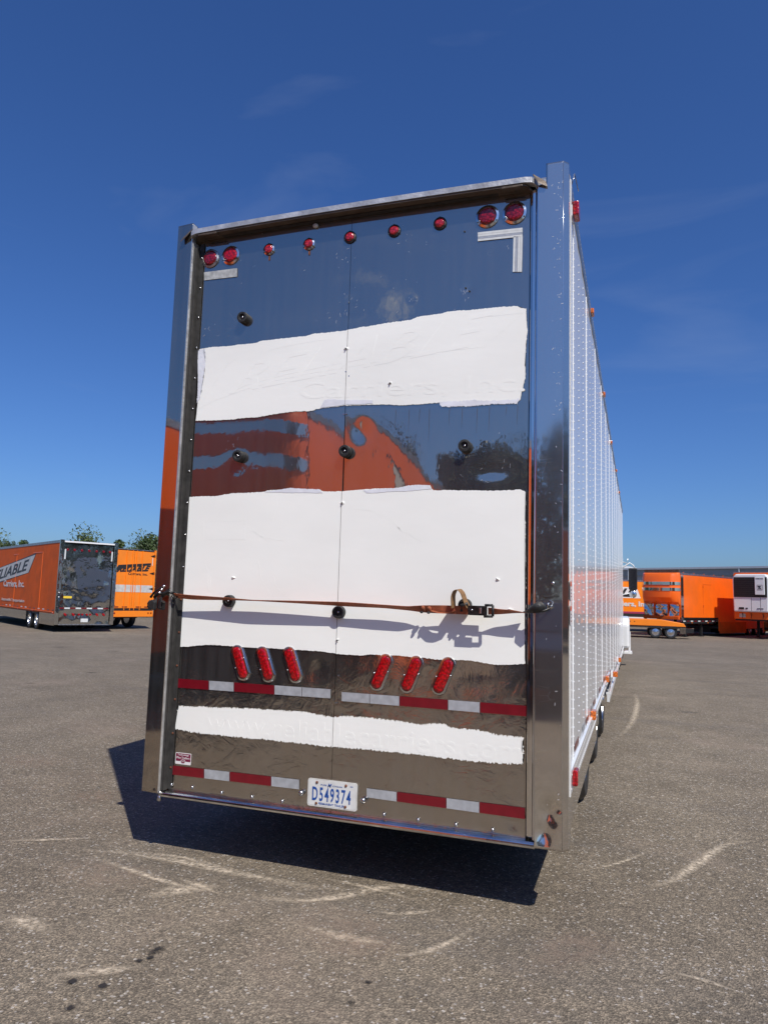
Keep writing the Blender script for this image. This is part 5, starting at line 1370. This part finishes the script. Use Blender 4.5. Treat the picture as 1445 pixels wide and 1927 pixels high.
# F: gooseneck trailer parked behind the photographer, seen mirrored in the rear door
hF = (0.025, 1.0); LF = 15.5; nf = Vector((-3.80, -4.72))
F = trailer('orange gooseneck trailer behind the photographer seen mirrored in the rear door', (nf.x - hF[0] * LF, nf.y - hF[1] * LF, 0), hF, LF, MT['orange'], zb=0.6, axles=(2.5, 3.8, 5.1), goose=3.6, legs=(LF - 2.6,))
nose_cap(F, LF, MT['orange'], strips=((3.66, 3.82), (3.20, 3.36)), bulge=0.12, corner=0.38, zlo=1.9)
box('nose_plate', MT['nosesteel'], F, LF + 0.02, LF + 0.06, -1.2, 1.2, 1.2, 1.98)
box('seam', MT['blackmetal'], F, LF - 0.012, LF + 0.004, -W2 - 0.006, -W2 + 0.002, 1.3, 4.0)
logo(F, -1, LF - 4.6, 2.75, 4.6, 1.5)
box('front_skirt', MT['blackmetal'], F, LF - 0.5, LF - 0.46, -1.2, 1.2, 0.25, 1.14)
b = MB(); b.lathe((LF - 1.2, 0, 0.55), (0, 1, 0), [(0.5, -1.15), (0.5, 1.15)], 28); b.build('spare_wheel_set', MT['black'], F)
# G: trailer off to the right, mirrored in the bevel of the right post
G = trailer('orange enclosed trailer standing far to the right of the lot', (23.5, -12.5, 0), (0.05, 1.0), 15.5, MT['orangered'], zb=0.7, axles=(2.5, 3.8))

# ------------------------------------------------------------------ warehouse
hW = Vector((0.805, -0.593)).normalized()
WL = 60.0
p0 = Vector((0.45, 77.24)) - hW * 22
Wh = thing('warehouse', 'long pale metal sided warehouse with a grey eave band behind the orange trailers', 'building', (p0.x, p0.y, -0.6), math.atan2(hW.y, hW.x))
b = MB(); n = int(WL / 0.3)
pts = []
for i in range(n):
    x = i * 0.3; pts += [(x, 0), (x + 0.18, 0), (x + 0.21, -0.05), (x + 0.27, -0.05)]
vs = [(x, y, 0) for x, y in pts] + [(x, y, 5.0) for x, y in pts]; m_ = len(pts)
b.add(vs, [(i, i + 1, m_ + i + 1, m_ + i) for i in range(m_ - 1)]); b.build('siding', MT['siding'], Wh)
box('eave_band', MT['fascia'], Wh, 0, WL, -0.12, 0.1, 5.0, 5.62)
box('gutter', MT['roofwhite'], Wh, 0, WL, -0.28, -0.12, 5.62, 5.80)
b = MB(); b.prism([(0, -0.2, 5.805), (0, 14, 6.05), (0, 28, 5.8)], (WL, 0, 0)); b.build('roof', MT['roofwhite'], Wh)
box('end_wall', MT['siding'], Wh, 0.0, 0.1, 0.05, 27, 0, 5.7)
for x in (22.6, 34.6, 46.6):
    b = MB(); b.tube([(x, -0.2, 5.6), (x, -0.2, 0.2)], 0.08, 8); b.build('downspout', MT['roofwhite'], Wh)
b = MB(); b.tube([(39.0, 3.0, 6.0), (39.0, 3.0, 6.9)], [0.14, 0.1], 8); b.build('roof_vent', MT['blackmetal'], Wh)
W3 = thing('gable_shed', 'white arched roof rising behind the warehouse beside the tractor mirror', 'building', (-6, 96, -0.6), 0.0)
b = MB(); pr = [(-12, 5.0), (-12, 6.4), (-6, 7.0), (0, 7.35), (3, 7.32), (5, 7.15), (7, 6.85), (9, 6.45), (10.5, 6.1), (12, 5.9), (12, 5.0)]; b.prism([(x, 0, z) for x, z in pr], (0, 20, 0)); b.build('roof', MT['roofwhite'], W3)
box('wall', MT['siding'], W3, -12, 12, 0.05, 19.9, 0, 4.995)

# ------------------------------------------------------------------ trees
def tree_meshes(seed, h, cr, cw, m, nleaf=5200, conic=False, leaf=0.13):
    rnd = random.Random(seed)
    tb = MB(); tb.tube([(0, 0, -0.3), (0.05, 0.02, h * 0.25), (-0.06, 0.05, h * 0.5), (0.03, 0.0, h * 0.85)], [0.028 * h, 0.022 * h, 0.015 * h, 0.004 * h], 8)
    cl = []
    nb = 26 if not conic else 34
    for i in range(nb):
        z = h * rnd.uniform(0.22, 0.98); f = (z / h - 0.2) / 0.8
        rad = cr * (math.sin(math.pi * min(1, max(0.08, f * 0.85 + 0.12))) if not conic else max(0.08, (1 - f) * 1.0))
        a = rnd.uniform(0, 6.283); d = rad * rnd.uniform(0.35, 0.95)
        c = Vector((d * math.cos(a), d * math.sin(a), z)); cl.append((c, cw * 1.2 * rnd.uniform(0.6, 1.25) * (0.6 if conic else 1)))
        tb.tube([(0, 0, z * 0.75), c * 0.5 + Vector((0, 0, z * 0.42)), c], [0.008 * h, 0.005 * h, 0.002 * h], 5)
    lb = MB()
    for i in range(nleaf):
        c, r = cl[i % len(cl)]
        v = Vector((rnd.gauss(0, 1), rnd.gauss(0, 1), rnd.gauss(0, 0.75)))
        v = v.normalized() * r * (rnd.random() ** 0.45)
        p = c + v; s = leaf * rnd.uniform(0.6, 1.3)
        n_ = Vector((rnd.gauss(0, 1), rnd.gauss(0, 1), rnd.gauss(0.5, 1))).normalized(); u_ = n_.orthogonal().normalized(); w_ = n_.cross(u_)
        lb.add([p - u_ * s, p + w_ * s * 0.5, p + u_ * s, p - w_ * s * 0.5], [(0, 1, 2, 3)])
    return tb, lb, m
protos = []
for k, (seed, h, cr, cw, m, con) in enumerate(((3, 8.0, 2.6, 1.0, 'leaf', False), (8, 8.0, 3.0, 1.15, 'leaf2', False), (12, 8.0, 1.6, 0.8, 'leaf', True))):
    tb, lb, m = tree_meshes(seed, h, cr, cw, MT[m], 11000, con)
    def mesh_of(b_, nm, m__):
        me = bpy.data.meshes.new(nm); me.from_pydata(b_.v, [], b_.f); me.materials.append(m__); return me
    protos.append((mesh_of(tb, 'trunk', MT['bark']), mesh_of(lb, 'crown', m)))
def tree(k, x, y, s, rz, label, group):
    o = thing('tree', label, 'tree', (x, y, gz(x, y)), rz, group); o.scale = (s, s, s)
    link('trunk', protos[k][0], o); link('crown', protos[k][1], o)
def pos(px, dist):
    q = FW + RT * ((px - CX) / FPX); q.z = 0; q.normalize(); return CAM.x + q.x * dist, CAM.y + q.y * dist
GL = 'trees beyond the left trailers'
for px, dist, s, k, lb_ in ((5, 60, 0.98, 1, 'round green tree at the left edge above the orange trailer roof'),
                            (30, 62, 0.93, 0, 'second green tree from the left edge behind the orange trailer'),
                            (50, 60, 0.95, 2, 'narrow pointed tree rising above the orange trailer roof'),
                            (158, 52, 1.12, 1, 'tallest round tree right behind the mirror rear trailer'),
                            (190, 60, 0.9, 0, 'low green tree peeping between the mirror rear and the swing door trailer'),
                            (230, 56, 0.98, 2, 'small pointed tree above the left corner of the swing door trailer'),
                            (268, 58, 1.04, 1, 'broad green tree above the swing door trailer'),
                            (292, 56, 1.05, 0, 'green tree touching the left corner post of the white trailer'),
                            (120, 62, 0.88, 0, 'dark green tree hidden low behind the mirror rear roof')):
    x, y = pos(px, dist); tree(k, x, y, s * (0.69 if px < 60 or px > 220 else 0.62), px * 1.3, lb_, GL)
GR = 'trees behind the photographer'
i = 0
names_ = ['nearest the orange trailer nose', 'left of the gap', 'with the thin top', 'with the wide crown', 'with the forked crown', 'beside the light gap', 'tallest of the row', 'at the far end of the row', 'leaning slightly', 'with the low skirt of leaves', 'standing alone at the end']
for x, y, s, k in ((-18, -52, 1.65, 1), (-12.5, -50, 1.55, 2), (-9.5, -53, 1.7, 0), (-6, -49, 1.5, 1), (-2.2, -52, 1.8, 0), (1.5, -50, 1.6, 1), (6, -53, 1.9, 0), (12, -52, 1.8, 1), (-26, -54, 1.8, 0), (19, -55, 2.0, 1), (-34, -52, 1.8, 1)):
    tree(k, x, y, s, i * 1.7, 'tree %s in the row mirrored in the rear door' % names_[i], GR); i += 1
names_ = ['closest to the asphalt edge', 'with a dense crown', 'tall and narrow', 'with a round crown', 'farthest back']
i = 0
for x, y, s, k in ((36, -16, 1.7, 0), (37, -9, 1.8, 1), (36, -3, 1.7, 0), (38, 4, 1.8, 1), (37, 11, 1.7, 0)):
    tree(k, x, y, s, i * 2.1, 'tree %s beyond the trailer far to the right' % names_[i], 'trees right of the lot'); i += 1

# ------------------------------------------------------------------ dark pickup behind the photographer, mirrored low in the right post
PK = thing('pickup_truck', 'black pickup truck parked behind the photographer seen mirrored in the right corner post', 'pickup', (0.55, -9.6, 0), R(90))
MT['blackcar'] = mat('black_car_paint', (0.012, 0.012, 0.014), 0.12, coat=1.0)
slab('body', MT['blackcar'], PK, [(-2.7, 0.55), (-2.7, 1.05), (-0.6, 1.10), (1.1, 1.10), (2.5, 1.02), (2.75, 0.9), (2.8, 0.45), (-2.6, 0.40)], -0.95, 0.95, bevel=0.06)
slab('cabin', MT['glassdark'], PK, [(-0.7, 1.09), (-0.55, 1.55), (0.55, 1.57), (1.2, 1.09)], -0.82, 0.82, bevel=0.05)
box('roof', MT['blackcar'], PK, -0.5, 0.5, -0.78, 0.78, 1.575, 1.60, bevel=0.01)
box('front_bumper', MT['blackmetal'], PK, 2.80, 2.92, -0.9, 0.9, 0.38, 0.62, bevel=0.03)
box('grille', MT['blackmetal'], PK, 2.79, 2.84, -0.5, 0.5, 0.64, 0.88, bevel=0.01)
for q in (-0.74, 0.74): box('headlight', MT['rim'], PK, 2.70, 2.81, q - 0.14, q + 0.14, 0.72, 0.88, bevel=0.02)
for q in (-1, 1):
    for a in (-1.75, 1.8): wheel(PK, a, q * 0.97, 0.38, 0.38, 0.24, q, 'y')
    box('side_mirror', MT['blackcar'], PK, 0.85, 1.0, min(q * 0.95, q * 1.15), max(q * 0.95, q * 1.15), 1.1, 1.25, bevel=0.03)

# H: another orange trailer beside the one behind the photographer, mirrored in the left corner post
H_T = trailer('second orange trailer parked tight beside the mirrored gooseneck trailer', (-7.08, -17.2, 0), (0.0, 1.0), 15.3, MT['orange'], zb=0.7, axles=(2.5, 3.8), H=4.1)
# scratches on the right post
rs = random.Random(5); b = MB()
for k in range(70):
    z = rs.choice([rs.uniform(2.6, 4.0), rs.uniform(0.5, 4.0)]); x = 1.279 - abs(rs.gauss(0, 0.03)); x = max(1.155, x)
    L_ = rs.uniform(0.003, 0.016); a = rs.uniform(0, 3.14); wd = rs.uniform(0.0004, 0.0012)
    d = Vector((math.cos(a), 0, math.sin(a))) * L_ / 2; n_ = Vector((-math.sin(a), 0, math.cos(a))) * wd; c = Vector((x, -0.0612 + wobr(x, z), z))
    b.add([c - d - n_, c + d - n_, c + d + n_, c - d + n_], [(0, 1, 2, 3)])
o = b.build('scratches', MT['screw_matt'], T); o['kind'] = 'stuff'

# dull scuffs and hairline scratches on the mirror door
b = MB(); rs = random.Random(11)
def scuff(px, py, n, spread, ln):
    for k in range(n):
        x_, y_ = px + rs.gauss(0, spread), py + rs.gauss(0, spread); p = at(x_, y_); a = rs.gauss(1.3, 0.7); L_ = ln * rs.uniform(0.3, 1.3)
        if abs(p.x) < 0.012 or abs(p.x) > 1.02: continue
        d = Vector((math.cos(a), 0, math.sin(a))) * L_ / 2; n_ = Vector((-math.sin(a), 0, math.cos(a))) * rs.uniform(0.0002, 0.0006); c = Vector((p.x, dents(p.x, p.z) - 0.0009, p.z))
        b.add([c - d - n_, c + d - n_, c + d + n_, c - d + n_], [(0, 1, 2, 3)])
for px, py, n, sp_, ln in ((875, 545, 14, 6, 0.012), (775, 562, 8, 5, 0.008), (650, 575, 16, 14, 0.02), (395, 625, 12, 9, 0.016), (650, 480, 10, 12, 0.014), (760, 440, 8, 8, 0.012), (980, 470, 10, 12, 0.012), (440, 845, 14, 10, 0.014), (900, 880, 7, 26, 0.02), (600, 850, 3, 30, 0.015), (800, 520, 14, 60, 0.01), (500, 520, 14, 60, 0.01), (940, 860, 4, 20, 0.02)):
    scuff(px, py, n, sp_, ln)
o = b.build('scratches', MT['screw_matt'], T); o['kind'] = 'stuff'
b = MB()
for px, y0, y1 in ((745, 772, 800), (770, 771, 812), (790, 770, 795), (808, 770, 830), (846, 768, 800), (870, 768, 805), (898, 767, 815), (921, 766, 812), (953, 765, 782), (974, 763, 800)):
    p0_, p1_ = at(px, y0), at(px - 2, y1); w_ = 0.0011
    b.add([(p0_.x - w_, dents(p0_.x, p0_.z) - 0.001, p0_.z), (p0_.x + w_, dents(p0_.x, p0_.z) - 0.001, p0_.z), (p1_.x + w_ * .3, dents(p1_.x, p1_.z) - 0.001, p1_.z), (p1_.x - w_ * .3, dents(p1_.x, p1_.z) - 0.001, p1_.z)], [(0, 1, 2, 3)])
o = b.build('dirt_runs', MT['under'], T); o['kind'] = 'stuff'
